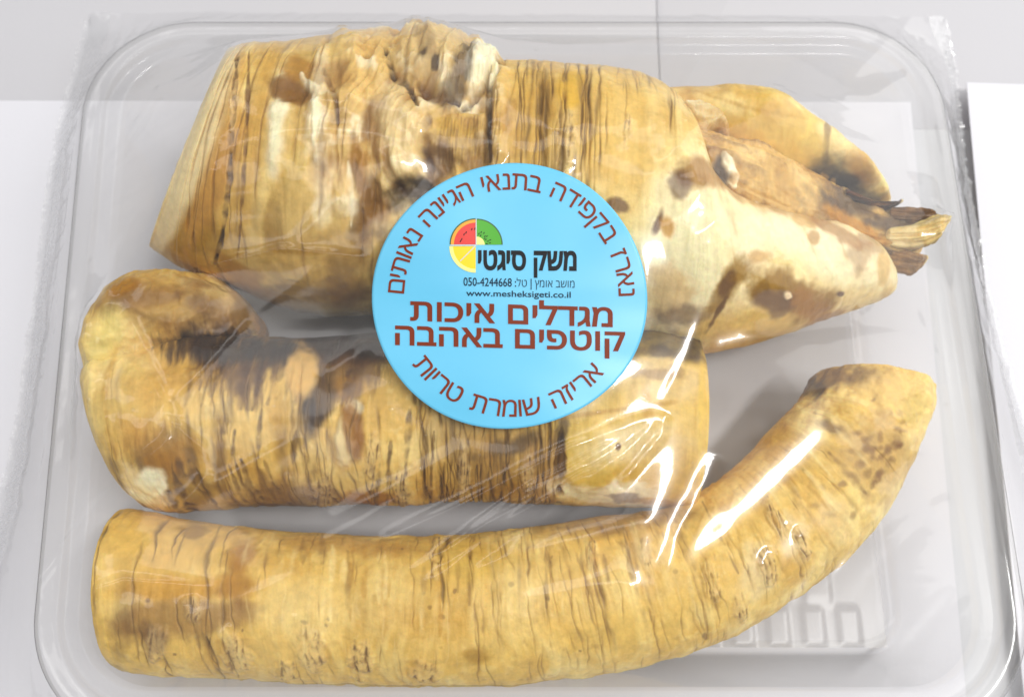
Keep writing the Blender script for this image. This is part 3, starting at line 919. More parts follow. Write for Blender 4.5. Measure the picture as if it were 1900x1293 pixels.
B.rings(110, sb(790), sb(1035), DRK, (.55, 1.), (.00016, .0005), (.3, 1.3), (.0002, .0007), 203, (1.2, 3.2))
B.rings(34, sb(420), sb(640), BRN, (.4, .8), (.0003, .0012), (.4, 1.0), (.0, .0003), 204, (2.1, 3.3))
B.rings(14, sb(250), sb(420), DRK, (.4, .8), (.0003, .0010), (.5, 1.1), (.0001, .0004), 205, (2.0, 3.2))
B.rings(10, sb(200), sb(330), BRN, (.15, .4), (.0003, .0010), (.4, 1.2), (.0, .0004), 206, (1.0, 3.0))
for x, y, rx, ry, a, s in ((690, 850, 14, 40, 5, 211), (600, 910, 20, 34, 0, 212), (745, 900, 14, 44, 0, 213), (860, 880, 12, 50, 4, 214), (980, 880, 12, 40, 0, 215)):
    B.scar(x, y, rx, ry, a, s)
for T_ in (B, Bk):
    T_.blob(420, 648, 96, 24, 4, BLK, .8, .6, .6, 4, 821, 0, True)
    T_.blob(350, 640, 40, 18, -10, DRK, .7, .6, .6, 4, 822, 0, True)
B.blob(620, 640, 110, 24, -2, BLK, .75, .6, .5, 5, 823)
B.blob(510, 650, 60, 16, 4, BLK, .7, .6, .6, 4, 824, 0, True)
B.blob(560, 690, 27, 46, 6, lin(222, 180, 108), .85, .35, .3, 5, 16)
B.blob(1250, 630, 60, 30, 10, BLK, .6, .5, .4, 5, 825)
B.blob(1230, 655, 90, 12, 6, DRK, .7, .6, .6, 4, 826)
B.blob(272, 908, 30, 40, 50, CREAM, .95, .3, .35, 6, 831)
B.stroke([(225, 850), (250, 900), (300, 940)], 14, lin(238, 214, 160), .7, .6, .5, 832)
rootB = B.build('horseradish_root', None, (5.0, .4), lin(224, 190, 110))
ALLV.append(B.V)
Bk.build('root_knob', rootB, (1.5, 2.0), lin(170, 124, 70))
ALLV.append(Bk.V)
tag(rootB, 'middle horseradish root with hooked left end, dark brown top and clean cut right end', 'root vegetable', 'horseradish roots in the tray')

# --- root C: smooth, curving up to the right
Cc_ = Tube([(236, 949, 218, 1238, .021, .0178, 0), (248, 946, 229, 1243, .021, .0184, 0), (282, 950, 260, 1252, .021, .0185, 0), (420, 974, 420, 1258, .021, .0185, 0),
            (600, 990, 600, 1268, .021, .0185, 0), (800, 992, 800, 1271, .021, .0185, 0), (950, 984, 990, 1266, .021, .0185, 0), (1090, 964, 1170, 1240, .021, .0185, 0),
            (1230, 944, 1320, 1196, .021, .0185, 0), (1322, 898, 1440, 1134, .021, .0185, 0), (1392, 838, 1560, 1046, .021, .0185, 0), (1448, 776, 1652, 940, .021, .0185, 0),
            (1478, 742, 1712, 834, .021, .0184, 0), (1496, 706, 1735, 762, .021, .0172, 0), (1512, 692, 1736, 728, .021, .0155, 0)], 1200, 280)
skin(Cc_, 41, lin(230, 192, 108), lin(246, 222, 152), lin(210, 164, 82))
sc_ = lambda px: float(np.interp(px, w2px(Cc_.C)[0], Cc_.s[:, 0]))
Cc_.blob(300, 1010, 120, 60, 5, lin(222, 182, 104), .6, .6, .3, 12, 1)
Cc_.blob(700, 1090, 240, 90, 0, lin(214, 178, 98), .5, .6, .4, 14, 2)
Cc_.blob(350, 1095, 110, 24, 0, lin(206, 148, 50), .7, .5, .3, 8, 3)
Cc_.blob(440, 1070, 26, 60, 8, lin(180, 127, 40), .85, .5, .5, 5, 4)
Cc_.blob(450, 1030, 18, 30, 15, lin(176, 122, 50), .6, .5, .5, 4, 44)
Cc_.blob(330, 1150, 120, 34, -5, lin(150, 106, 56), .65, .5, .5, 5, 5)
Cc_.blob(285, 1185, 26, 30, 0, BRN, .7, .5, .5, 4, 6)
Cc_.blob(230, 1150, 20, 90, 4, BRN, .4, .6, .4, 5, 61)
Cc_.blob(365, 980, 30, 14, 0, BRN, .5, .5, .5, 4, 7)
Cc_.blob(640, 1010, 160, 16, 3, lin(176, 122, 52), .5, .6, .4, 8, 77)
Cc_.blob(1150, 970, 160, 18, -6, BRN, .55, .6, .4, 6, 8)
Cc_.blob(880, 1215, 26, 14, 0, lin(176, 131, 44), .7, .5, .4, 4, 9)
Cc_.blob(1180, 1000, 22, 50, -8, lin(206, 174, 120), .7, .4, .5, 4, 10)
Cc_.blob(1400, 1060, 30, 46, 5, lin(230, 206, 150), .8, .4, .4, 5, 11)
Cc_.blob(1470, 1000, 24, 40, -20, lin(230, 204, 146), .7, .4, .4, 5, 12)
Cc_.blob(1550, 960, 30, 40, -20, lin(228, 200, 146), .6, .4, .4, 5, 13)
Cc_.blob(1640, 860, 60, 70, -30, lin(200, 164, 108), .6, .5, .5, 5, 14)
Cc_.blob(1560, 700, 70, 24, -10, BRN, .75, .5, .5, 5, 15)
Cc_.blob(1510, 720, 24, 18, 0, DRK, .6, .5, .5, 4, 16)
Cc_.blob(1650, 720, 70, 30, 0, lin(228, 192, 116), .7, .5, .4, 6, 17)
Cc_.blob(1700, 760, 26, 30, 0, lin(206, 176, 84), .7, .5, .4, 5, 18)
Cc_.blob(1545, 795, 26, 10, 20, BRN, .7, .5, .5, 4, 19)
r = np.random.RandomState(4)
for k in range(46):
    x, y = 1690 - abs(r.randn()) * 45 - r.rand() * 10, 850 + r.randn() * 55
    x -= max(0, y - 820) * .75
    Cc_.blob(x, y, 4 + 6 * r.rand(), 3 + 4 * r.rand(), -40 + 40 * r.rand(), lin(140, 100, 62), .3 + .35 * r.rand(), .8, .7, 2, 300 + k)
for k in range(18):
    Cc_.blob(250 + r.rand() * 1100, 1000 + r.rand() * 220, 2 + 4 * r.rand(), 2 + 3 * r.rand(), 60 * r.rand(), BRN, .6, .4, .4, 3, 400 + k)
for x, y, rx, ry, a, s in ((290, 1190, 20, 34, 0, 1), (580, 1200, 24, 44, 0, 2), (668, 1220, 22, 40, 0, 3), (785, 1245, 32, 24, 0, 4), (440, 1215, 26, 36, -10, 5),
                           (360, 1130, 18, 26, 0, 6), (1440, 965, 14, 40, -22, 7), (1425, 1050, 18, 44, -14, 8), (1320, 1075, 18, 46, -10, 9), (1490, 1010, 12, 30, -22, 10),
                           (810, 1030, 12, 40, 0, 11), (1200, 1030, 12, 44, -10, 12), (1100, 1040, 10, 40, -6, 13), (530, 1240, 22, 20, 0, 14), (1375, 1130, 14, 26, -14, 15)):
    Cc_.scar(x, y, rx, ry, a, 500 + s)
Cc_.rings(16, sc_(190), sc_(480), DRK, (.4, .9), (.00015, .0005), (.4, 1.7), (.0002, .0006), 301, (.2, 3.0))
for k_ in range(70):
    x_ = 560 + 1000 * rb_.rand()
    y_ = 985 + 60 * rb_.rand() - max(0, x_ - 1100) * .42
    L_ = 30 + 120 * rb_.rand()
    tl = -max(0, x_ - 1000) / 600
    Cc_.stroke([(x_, y_), (x_ - tl * L_ * .5, y_ + L_ / 2), (x_ - tl * L_, y_ + L_)], 2 + 4 * rb_.rand(), (BRN, OCH, PALE, OCH)[k_ % 4], .3 + .35 * rb_.rand(), .9, .8, 900 + k_)
for x_, y_, rx_, ry_, c_, k_ in ((560, 1130, 70, 60, PALE, .35), (800, 1150, 90, 70, lin(206, 156, 70), .4), (960, 1120, 60, 90, PALE, .4), (1060, 1100, 40, 100, lin(232, 196, 112), .5), (1270, 1040, 60, 70, lin(228, 190, 104), .5),
                                 (860, 1030, 80, 34, lin(214, 176, 84), .6), (500, 1200, 60, 50, lin(230, 196, 120), .4), (1180, 1150, 80, 40, lin(232, 196, 112), .5)):
    Cc_.blob(x_, y_, rx_, ry_, 0, c_, k_, .7, .5, 9, x_)
Cc_.rings(40, sc_(480), sc_(950), BRN, (.3, .8), (.00012, .0004), (.2, .8), (.0001, .0003), 302, (.2, 3.0))
Cc_.rings(90, sc_(880), sc_(1280), BRN, (.25, .7), (.00015, .0005), (.3, 1.1), (.0001, .0004), 303, (.2, 2.8))
Cc_.rings(46, sc_(1240), sc_(1560), BRN, (.25, .65), (.00015, .0005), (.2, .7), (.0001, .0004), 304, (.8, 3.0))
Cc_.rings(40, sc_(480), sc_(1300), PALE, (.3, .6), (.0002, .0008), (.2, .9), (0, 0), 305, (.2, 3.0))
for px_, p0, p1 in ((235, .3, 1.9), (325, .3, 1.2), (425, .3, 2.7), (545, .4, .9), (830, .2, 1.6)):
    Cc_.ringline(sc_(px_), p0, p1, .0005, DRK, .85, .0006, px_)
tip = sstep(1420, 1560, Cc_.x) * sstep(860, 740, Cc_.y)
Cc_.disp += tip * (.0011 * Cc_.n3(9, 61, 3) + .0004 * Cc_.n3(3, 62, 3))
Cc_.disp += .0005 * Cc_.n3(26, 63, 2)
rootC = Cc_.build('horseradish_root', None, (1.2, 2.0), lin(222, 184, 104))
ALLV.append(Cc_.V)
tag(rootC, 'smooth horseradish root at the front, curving up to the right like a horn', 'root vegetable', 'horseradish roots in the tray')

# ------------------------------------------------------------------ clear tray
corners = [px2w(131, 1285, RIM_Z), px2w(1846, 1285, RIM_Z), px2w(1672, 98, RIM_Z), px2w(228, 98, RIM_Z)]


def round_loop(off, z, rad, n=18):
    """Rounded quadrilateral: the rim line moved outwards by off."""
    P = [np.array(c[:2]) for c in corners]
    lines = []
    for k in range(4):
        a, b = P[k], P[(k + 1) % 4]
        d = (b - a) / np.linalg.norm(b - a)
        nrm = np.array([d[1], -d[0]])
        lines.append((a + nrm * off, d))
    out = []
    for k in range(4):
        (p, d), (q, e) = lines[k - 1], lines[k]
        t = np.linalg.solve(np.array([d, -e]).T, q - p)
        X = p + d * t[0]
        rr = max(0.004, rad + off)
        half = math.acos(np.clip(d @ e, -1, 1)) / 2
        tl = rr * math.tan(half)
        a = X - d * tl
        nrm = np.array([-d[1], d[0]])
        ctr = a + nrm * rr
        for i in range(n):
            g = 2 * half * i / (n - 1)
            out.append(ctr + rr * (-nrm * math.cos(g) + d * math.sin(g)))
        # straight run to the next corner gets points too
        (p2, d2), (q2, e2) = lines[k], lines[(k + 1) % 4]
        t2 = np.linalg.solve(np.array([d2, -e2]).T, q2 - p2)
        X2 = p2 + d2 * t2[0]
        half2 = math.acos(np.clip(d2 @ e2, -1, 1)) / 2
        end = X2 - d2 * rr * math.tan(half2)
        st = out[-1]
        for i in range(1, 60):
            out.append(st + (end - st) * i / 60)
    L = np.array(out)
    return np.c_[L, np.full(len(L), z)]


def loft(name, prof, mat, parent, rad=0.019):
    loops = [round_loop(o / 1000, z / 1000, rad) for o, z in prof]
    n = len(loops[0])
    return mesh_np(name, np.concatenate(loops), grid_quads(len(loops), n, True), mat, parent)


tray = empty('plastic_tray', (0, 0.0, 0.0))
tag(tray, 'clear plastic tray with rounded corners that holds the three roots', 'tray')
loft('tray_rim', [(-1.2, 27.0), (-.5, 28.6), (0, 29.2), (.4, 29.3), (2.6, 29.3), (3.2, 29.4), (3.6, 30.2), (3.9, 31.2), (4.3, 31.5), (8.8, 31.5), (9.4, 31.2), (9.6, 30.2), (9.6, 28.8)], M_TRAY, tray)
ribs = []
for k in range(0, 13):
    z = 27.0 - k * (27.0 - 4.0) / 12
    ribs.append((-1.2 - 6.5 * k / 12, z))
loft('tray_wall', ribs + [(-8.2, 2.6), (-9.6, 1.4), (-11.5, 1.0)], M_TRAY, tray)
# floor with moulded ribs and bumps
inner = round_loop(-0.0115, 0.001, 0.019)
nx, ny = 260, 180
u, v = np.meshgrid(np.linspace(0, 1, nx), np.linspace(0, 1, ny), indexing='ij')
c4 = []
P4 = [np.array(c[:2]) for c in corners]
ctr = sum(P4) / 4
ins = [p + (ctr - p) / np.linalg.norm(ctr - p) * 0.0155 for p in P4]
G = ((1 - u) * (1 - v))[..., None] * ins[0] + (u * (1 - v))[..., None] * ins[1] + (u * v)[..., None] * ins[2] + ((1 - u) * v)[..., None] * ins[3]
z = np.full(u.shape, 0.001)
for cx in np.linspace(0.09, 0.91, 10):
    w = np.abs(u - cx)
    z += 0.0002 * sstep(0.022, 0.016, w) * sstep(.06, .09, v) * sstep(.94, .91, v)
for cx in np.linspace(0.05, 0.95, 19):
    z += 0.0002 * sstep(.018, .012, np.abs(u - cx)) * sstep(.035, .028, np.abs(v - .035))
mesh_np('tray_floor', np.c_[G.reshape(-1, 2), z.reshape(-1)], grid_quads(nx, ny), M_FLOOR, tray)

# ------------------------------------------------------------------ film stretched over tray and roots
NV, NU = 560, 720
v1 = np.linspace(0, 1, NV)


def border(pts, seed, amp):
    pts = np.array(pts, float)
    W = px2w(pts[:, 0], pts[:, 1], pts[:, 2])
    d = np.r_[0, np.cumsum(np.linalg.norm(np.diff(W, axis=0), axis=1))]
    S = np.stack([np.interp(v1 * d[-1], d, W[:, k]) for k in range(3)], -1)
    j = fbm(v1 * 40, seed, 0, seed, 3)
    S[:, 0] += j * amp
    return S


LB = border([(-130, 1420, .002), (-60, 1200, .002), (0, 965, .002), (26, 860, .002), (62, 640, .002), (100, 340, .002), (118, 235, .003), (150, 120, .006), (170, 40, .010)], 3, .0003)
RB = border([(2080, 1420, .002), (1990, 1100, .002), (1905, 820, .002), (1850, 630, .002), (1815, 480, .002), (1785, 300, .002), (1772, 175, .004), (1764, 110, .008), (1750, 40, .012)], 9, .0003)
ug = np.linspace(0, 1, NU)
GX = LB[:, None, :] * (1 - ug)[None, :, None] + RB[:, None, :] * ug[None, :, None]      # (NV, NU, 3)
xy = GX[..., :2]
# which grid points lie on the rim band, inside or outside it
def inside(loop, P):
    x, y = P[..., 0], P[..., 1]
    r = np.zeros(x.shape, bool)
    a, b = loop, np.roll(loop, -1, 0)
    for k in range(len(loop)):
        x1, y1, x2, y2 = a[k, 0], a[k, 1], b[k, 0], b[k, 1]
        if y1 == y2:
            continue
        c = ((y1 > y) != (y2 > y)) & (x < (x2 - x1) * (y - y1) / (y2 - y1) + x1)
        r ^= c
    return r


rim_out = inside(round_loop(0.0093, 0, 0.019)[::4], xy)
rim_in = inside(round_loop(0.0043, 0, 0.019)[::4], xy)
band = rim_out & ~rim_in
obs = np.full((NV, NU), -1.0)
allv = np.concatenate(ALLV)
allv = allv[allv[:, 2] > 0.015]
yb0, yb1 = xy[0, 0, 1], xy[-1, 0, 1]
# rows of LB and RB share parameter v but not exactly y: find the cell by two steps
iv = np.clip(np.searchsorted(-(-LB[:, 1]), allv[:, 1]), 0, NV - 1)
xl, xr = LB[iv, 0], RB[iv, 0]
for _ in range(3):
    uu = np.clip((allv[:, 0] - xl) / (xr - xl), 0, 1)
    rowy = None
    ycol = LB[:, 1][None]
    # y along the column at uu is a mix of LB and RB
    yl, yr = np.interp(v1, v1, LB[:, 1]), RB[:, 1]
    vv = iv / (NV - 1.0)
    cur = yl[iv] * (1 - uu) + yr[iv] * uu
    slope = (yb1 - yb0) / (NV - 1)
    iv = np.clip(np.round(iv + (allv[:, 1] - cur) / slope).astype(int), 0, NV - 1)
    xl, xr = LB[iv, 0], RB[iv, 0]
iu = np.clip(np.round((allv[:, 0] - xl) / (xr - xl) * (NU - 1)).astype(int), 0, NU - 1)
np.maximum.at(obs, (iv, iu), allv[:, 2])
# close pin-holes between samples
for _ in range(1):
    o2 = obs.copy()
    for dv in (-1, 0, 1):
        for du in (-1, 0, 1):
            o2 = np.maximum(o2, np.roll(np.roll(obs, dv, 0), du, 1))
    obs = o2
obs = np.where(obs > 0, obs + 0.0007, obs)
CLEAR = obs.copy()


def smooth(a, n):
    for _ in range(n):
        p = np.pad(a, 1, mode='edge')
        a = (p[:-2, 1:-1] + p[2:, 1:-1] + p[1:-1, :-2] + p[1:-1, 2:] + 4 * p[1:-1, 1:-1]) / 8
    return a


def membrane(obs, pin, pinv, h, it):
    for _ in range(it):
        p = np.pad(h, 1, mode='edge')
        g = (p[:-2, 1:-1] + p[2:, 1:-1] + p[1:-1, :-2] + p[1:-1, 2:]) / 4
        h = h + 0.96 * (g - h)
        h = np.maximum(h, obs)
        h = np.where(pin, pinv, h)
    return h


pin = band.copy()
pinv = np.where(band, 0.0319, 0.0)
for e in (np.s_[:, 0], np.s_[:, -1], np.s_[-1, :], np.s_[0, :]):
    pin[e] = True
pinv[:, 0], pinv[:, -1] = LB[:, 2], RB[:, 2]
pinv[-1, :] = 0.014
pinv[0, :] = 0.006
h = None
for step, it in ((8, 500), (4, 300), (2, 200), (1, 120)):
    def down(a, fn):
        nv, nu = (NV // step) * step, (NU // step) * step
        b = a[:nv, :nu].reshape(NV // step, step, NU // step, step)
        return fn(fn(b, 3), 1)
    ob = down(obs, np.max)
    pb = down(pin.astype(float), np.max) > 0
    pvb = down(np.where(pin, pinv, -1), np.max)
    if h is None:
        h = np.full(ob.shape, 0.03)
    else:
        vv = np.clip((np.arange(ob.shape[0]) + .5) / 2 - .5, 0, h.shape[0] - 1)
        uu = np.clip((np.arange(ob.shape[1]) + .5) / 2 - .5, 0, h.shape[1] - 1)
        a0, b0 = np.floor(vv).astype(int), np.floor(uu).astype(int)
        a1, b1 = np.minimum(a0 + 1, h.shape[0] - 1), np.minimum(b0 + 1, h.shape[1] - 1)
        fa, fb = (vv - a0)[:, None], (uu - b0)[None]
        h = (h[a0][:, b0] * (1 - fb) + h[a0][:, b1] * fb) * (1 - fa) + (h[a1][:, b0] * (1 - fb) + h[a1][:, b1] * fb) * fa
    h = membrane(ob, pb, pvb, h, it)
h = smooth(h, 24)
# keep the film clear of the roots after smoothing, by a smooth lift
short = np.maximum(0, CLEAR - h)
lift = short.copy()
for _ in range(3):
    lift = np.maximum(short, smooth(lift, 14))
    lift = np.maximum(lift, short)
h = h + smooth(np.maximum(lift, short) * 1.0, 2)
# a taut facet between the cut end of the middle root and the front root
FX, FY = w2px(np.c_[xy.reshape(-1, 2), h.reshape(-1)])
FX, FY = FX.reshape(h.shape), FY.reshape(h.shape)
VARMS = [[(1225, 1104), (1262, 985), (1304, 905), (1332, 838)], [(1225, 1104), (1400, 962), (1580, 790)]]
fd = np.minimum(seg_dist(FX, FY, VARMS[0])[0], seg_dist(FX, FY, VARMS[1])[0])
tri = inside(np.array([(1225, 1104), (1340, 830), (1580, 790)], float), np.stack([FX, FY], -1))
fd = np.where(tri, 0, fd)
reg = fd < 45
Am = np.c_[xy[reg], np.ones(reg.sum())]
pl = np.linalg.lstsq(Am, h[reg], rcond=None)[0]
plane = xy[..., 0] * pl[0] + xy[..., 1] * pl[1] + pl[2]
plane += max(0, np.percentile((CLEAR - plane)[reg & (CLEAR > 0)], 99))
h = h + (plane - h) * smooth(sstep(120, 40, fd), 20)
FX, FY = w2px(np.c_[xy.reshape(-1, 2), h.reshape(-1)])
FX, FY = FX.reshape(h.shape), FY.reshape(h.shape)

# tension folds: (points in the photograph, half width px, height mm)
FOLDS = [
    ([(1225, 1104), (1262, 985), (1304, 905), (1332, 838)], 18, .42),
    ([(1225, 1104), (1400, 962), (1580, 790)], 40, .68),
    ([(1240, 762), (1150, 850), (1050, 935)], 10, .4), ([(1240, 762), (1225, 810), (1150, 900)], 8, .4),
    ([(1240, 762), (1060, 830), (860, 935), (690, 1012)], 12, .6), ([(1100, 870), (950, 950), (800, 1040)], 12, .5), ([(1180, 800), (980, 905), (860, 990)], 8, .4),
    ([(330, 1290), (380, 1215), (432, 1155)], 9, .7), ([(430, 1180), (360, 1290)], 8, .4),
    ([(1450, 1210), (1480, 1120), (1530, 1040)], 16, .35), ([(1560, 1160), (1640, 1040), (1760, 930)], 22, .2), ([(1600, 1010), (1700, 930), (1800, 880)], 20, .2),
    ([(110, 1115), (230, 1075), (400, 1088)], 12, .5), ([(105, 1190), (160, 1200), (205, 1190)], 9, .6), ([(140, 1130), (200, 1175), (290, 1230)], 12, .4),
    ([(40, 1110), (180, 940), (330, 800)], 10, .8), ([(232, 572), (290, 690), (335, 785)], 10, .6), ([(330, 775), (305, 830), (225, 890)], 12, .9), ([(300, 770), (375, 830), (385, 880), (330, 950)], 10, .5),
    ([(190, 330), (240, 260), (310, 150)], 12, .7), ([(230, 560), (330, 420), (400, 300)], 14, .6), ([(175, 640), (215, 480), (260, 380)], 10, .5), ([(150, 860), (140, 760), (190, 690)], 14, .6),
    ([(1450, 130), (1530, 180), (1640, 190), (1745, 225)], 22, 1.0), ([(1600, 180), (1680, 150), (1740, 230), (1760, 300)], 16, .7), ([(1580, 600), (1595, 575), (1620, 560)], 10, .9),
    ([(1320, 650), (1500, 610), (1720, 590)], 20, .6), ([(1660, 520), (1720, 640), (1760, 760)], 16, .5),
    ([(350, 500), (520, 463), (720, 482)], 10, .5), ([(470, 240), (700, 250), (800, 275)], 14, .3), ([(950, 1120), (1150, 1080), (1225, 1104)], 18, .4),
    ([(780, 1080), (1000, 1020), (1225, 960)], 14, .3), ([(1900, 1000), (1780, 1100), (1640, 1250)], 20, .2),
]
fr_ = np.random.RandomState(21)
for k in range(16):
    x0, y0 = 1250 - 70 * fr_.rand(), 770 + 50 * fr_.rand()
    a_ = math.radians(22 + 24 * fr_.rand())
    L_ = 200 + 380 * fr_.rand()
    FOLDS.append(([(x0 - 60 * math.cos(a_), y0 + 60 * math.sin(a_)), (x0 - (60 + L_ * .5) * math.cos(a_), y0 + (60 + L_ * .5) * math.sin(a_)), (x0 - (60 + L_) * math.cos(a_), y0 + (64 + L_) * math.sin(a_))], 7 + 5 * fr_.rand(), .10 + .2 * fr_.rand()))
for k in range(26):
    x0, y0 = 150 + 1600 * fr_.rand(), 120 + 1100 * fr_.rand()
    a_ = math.radians(40 + 14 * fr_.randn())
    L_ = 100 + 260 * fr_.rand()
    FOLDS.append(([(x0, y0), (x0 + L_ * .5 * math.cos(a_) + 6, y0 - L_ * .5 * math.sin(a_)), (x0 + L_ * math.cos(a_), y0 - L_ * math.sin(a_))], 7 + 8 * fr_.rand(), .08 + .22 * fr_.rand()))
dz = np.zeros_like(h)
for k, (pts, w, a) in enumerate(FOLDS):
    d, t, sd = seg_dist(FX, FY, pts)
    prof = np.exp(-(d / w) ** 2)
    dz += a * 0.001 * prof * np.sin(np.pi * np.clip(t, 0, 1)) ** .5 * sstep(0, .06, t) * sstep(1, .94, t) * (1 + .2 * noise(t * 9, k))
# slack ripples: stronger near the rim, none under the sticker
edge_d = seg_dist(xy[..., 0], xy[..., 1], np.r_[round_loop(0.004, 0, .019)[::6, :2], round_loop(0.004, 0, .019)[:1, :2]])[0]
near = np.exp(-edge_d / .018)
ang = np.arctan2(xy[..., 1], xy[..., 0])
dz += (.15 + near) * .00013 * fbm((xy[..., 0] - xy[..., 1]) * 75, (xy[..., 0] + xy[..., 1]) * 11, 0, 77, 2)
dz += .00016 * fbm(xy[..., 0] * 40 + xy[..., 1] * 34, (xy[..., 1] - xy[..., 0]) * 12, 0, 78, 2)
outside = ~rim_out
dz += smooth(outside.astype(float), 6) * .0004 * fbm(xy[..., 0] * 190, xy[..., 1] * 16 + xy[..., 0] * 30, 0, 79, 2)
stk = np.hypot((FX - 945) / 262, (FY - 549) / 254)
dz *= sstep(.92, 1.12, stk)
h = h + dz
# the film lies smooth and taut under the sticker
hs = smooth(h, 500)
hs = hs + np.max(np.where(stk < 1.0, CLEAR - hs, -1)) * 0
m = sstep(1.18, .98, stk)
h = np.where(m > 0, h * (1 - m) + np.maximum(hs, h - .002) * m, h)
h = h + m * .00035 * fbm(xy[..., 0] * 34 + 5, xy[..., 1] * 62, 0, 33, 2)
for _ in range(4):
    h = h + smooth(np.maximum(0, CLEAR - h), 5) * 1.2
h = np.maximum(h, CLEAR - .0003)
h[:, 0], h[:, -1] = LB[:, 2], RB[:, 2]

wrap = empty('film_wrap', (0, 0, 0))
tag(wrap, 'clear plastic film stretched over the tray, with a round blue sticker on it', 'film wrap')
film = mesh_np('film_sheet', np.c_[xy.reshape(-1, 2), h.reshape(-1)], grid_quads(NV, NU)[:, ::-1], M_FILM, wrap)


def film_z(P):
    """Film height at xy points by bilinear lookup."""
    x, y = P[..., 0], P[..., 1]
    fv = np.clip((y - LB[0, 1]) / (LB[-1, 1] - LB[0, 1]), 0, 1) * (NV - 1)
    for _ in range(4):
        f = fv / (NV - 1)
        xl_, yl_ = np.interp(f, v1, LB[:, 0]), np.interp(f, v1, LB[:, 1])
        xr_, yr_ = np.interp(f, v1, RB[:, 0]), np.interp(f, v1, RB[:, 1])
        uu = (x - xl_) / (xr_ - xl_)
        fv = np.clip(fv + (y - (yl_ * (1 - uu) + yr_ * uu)) / (LB[-1, 1] - LB[0, 1]) * (NV - 1), 0, NV - 1.001)
    fu = np.clip(uu * (NU - 1), 0, NU - 1.001)
    a, b = np.floor(fv).astype(int), np.floor(fu).astype(int)
    p, q = fv - a, fu - b
    return (h[a, b] * (1 - p) * (1 - q) + h[a + 1, b] * p * (1 - q) + h[a, b + 1] * (1 - p) * q + h[a + 1, b + 1] * p * q)


def on_film(px, py, off):
    z = np.full(np.shape(px), 0.055)
    for _ in range(14):
        P = px2w(px, py, z)
        z = 0.5 * z + 0.5 * (film_z(P) + off)
    P = px2w(px, py, z)
    return P


# crimped, heat-sealed margins left and right
def seal(name, S, width, inward, seed):
    n = 1400
    f = np.linspace(0, 1, n)
    E = np.stack([np.interp(f, v1, S[:, k]) for k in range(3)], -1)
    m_ = 22
    t = np.linspace(-0.15, 1, m_)
    P = E[:, None, :] + np.array([inward, 0, 0])[None, None] * (t * 1.0)[None, :, None] * (width * (1 + .25 * fbm(f * 14, seed, 0, seed, 3)))[:, None, None]
    P[:, 0, 0] -= inward * np.abs(fbm(f * 120, seed, 0, seed + 2, 3)) * .0007
    s = f[:, None] * 165
    cr = .00080 * np.sin(s * 2 * np.pi / 2.2 + 2.2 * fbm(f * 30, 1, 0, seed, 2)[:, None]) * sstep(-.1, .25, t) * sstep(.95, .5, t) * sstep(-.1, .5, noise(f * 12, seed)[:, None])
    cr = cr + .0004 * fbm(f[:, None] * 90, t[None] * 3, 0, seed + 5, 3)
    zf = film_z(P)
    P[..., 2] = np.maximum(np.where(t[None] < 0, E[:, None, 2], zf), .0006) + .0006 + np.abs(cr)
    return mesh_np(name, P.reshape(-1, 3), grid_quads(n, m_) if inward < 0 else grid_quads(n, m_)[:, ::-1], M_SEAL, wrap)


seal('sealed_edge', LB, .0085, 1, 4)
seal('sealed_edge', RB, .0050, -1, 8)

# ------------------------------------------------------------------ sticker with its printing
CYAN = lin(104, 197, 234)
M_STK = print_mat('sticker_blue', CYAN, .30, .5)
M_RED = print_mat('ink_brown', lin(126, 50, 24), .45, .2)
M_INK = print_mat('ink_black', lin(24, 25, 28), .45, .2)
M_NAVY = print_mat('ink_navy', lin(14, 44, 66), .45, .2)
rr = np.linspace(0, 1, 60)
tt = np.linspace(0, 2 * math.pi, 240, endpoint=False)
SX = 945.5 + rr[:, None] * (255.5 * np.cos(tt) + 3.0 * np.sin(2 * tt))[None]
SY = 549 + rr[:, None] * (246 * np.sin(tt) + 3.0 * np.cos(3 * tt))[None]
SP = on_film(SX, SY, .00020)
SP[..., 2] += .00007 * fbm(SX / 60, SY / 34, 0, 5, 2) * 0
# thickness: rim turned down
edge = SP[-1:].copy()
edge[..., 2] -= .00008
SPx = np.concatenate([SP, edge])
sticker = mesh_np('sticker', SPx.reshape(-1, 3), grid_quads(len(SPx), 240, True), M_STK, wrap)
sticker['label'] = 'round light blue sticker with brown and black lettering and a fruit logo'


def put(name, V2, faces, mat, off=.00034):
    """Flat print given in photo pixels laid on the sticker."""
    V, T = [np.asarray(p, float) for p in V2], []
    for f in faces:
        if len(f) <= 4:
            T += [(f[0], f[i], f[i + 1]) for i in range(1, len(f) - 1)]
    cache = {}

    def mid(i, j):
        k = (min(i, j), max(i, j))
        if k not in cache:
            cache[k] = len(V)
            V.append((V[i] + V[j]) / 2)
        return cache[k]
    for _ in range(2):
        T2 = []
        for i, j, k in T:
            a, b, c = mid(i, j), mid(j, k), mid(k, i)
            T2 += [(i, a, c), (a, j, b), (c, b, k), (a, b, c)]
        T = T2
    co = np.array(V)
    P = on_film(co[:, 0], co[:, 1], off)
    me = bpy.data.meshes.new(name)
    bm = bmesh.new()
    vs = [bm.verts.new(p) for p in P]
    for f in T:
        try:
            bm.faces.new([vs[i] for i in f])
        except ValueError:
            pass
    bm.normal_update()
    flip = [f for f in bm.faces if f.normal.z < 0]
    bmesh.ops.reverse_faces(bm, faces=flip)
    for f in bm.faces:
        f.smooth = True
    bm.to_mesh(me); bm.free()
    me.materials.append(mat)
    o = bpy.data.objects.new(name, me)
    COL.objects.link(o)
    o.parent = sticker
    return o


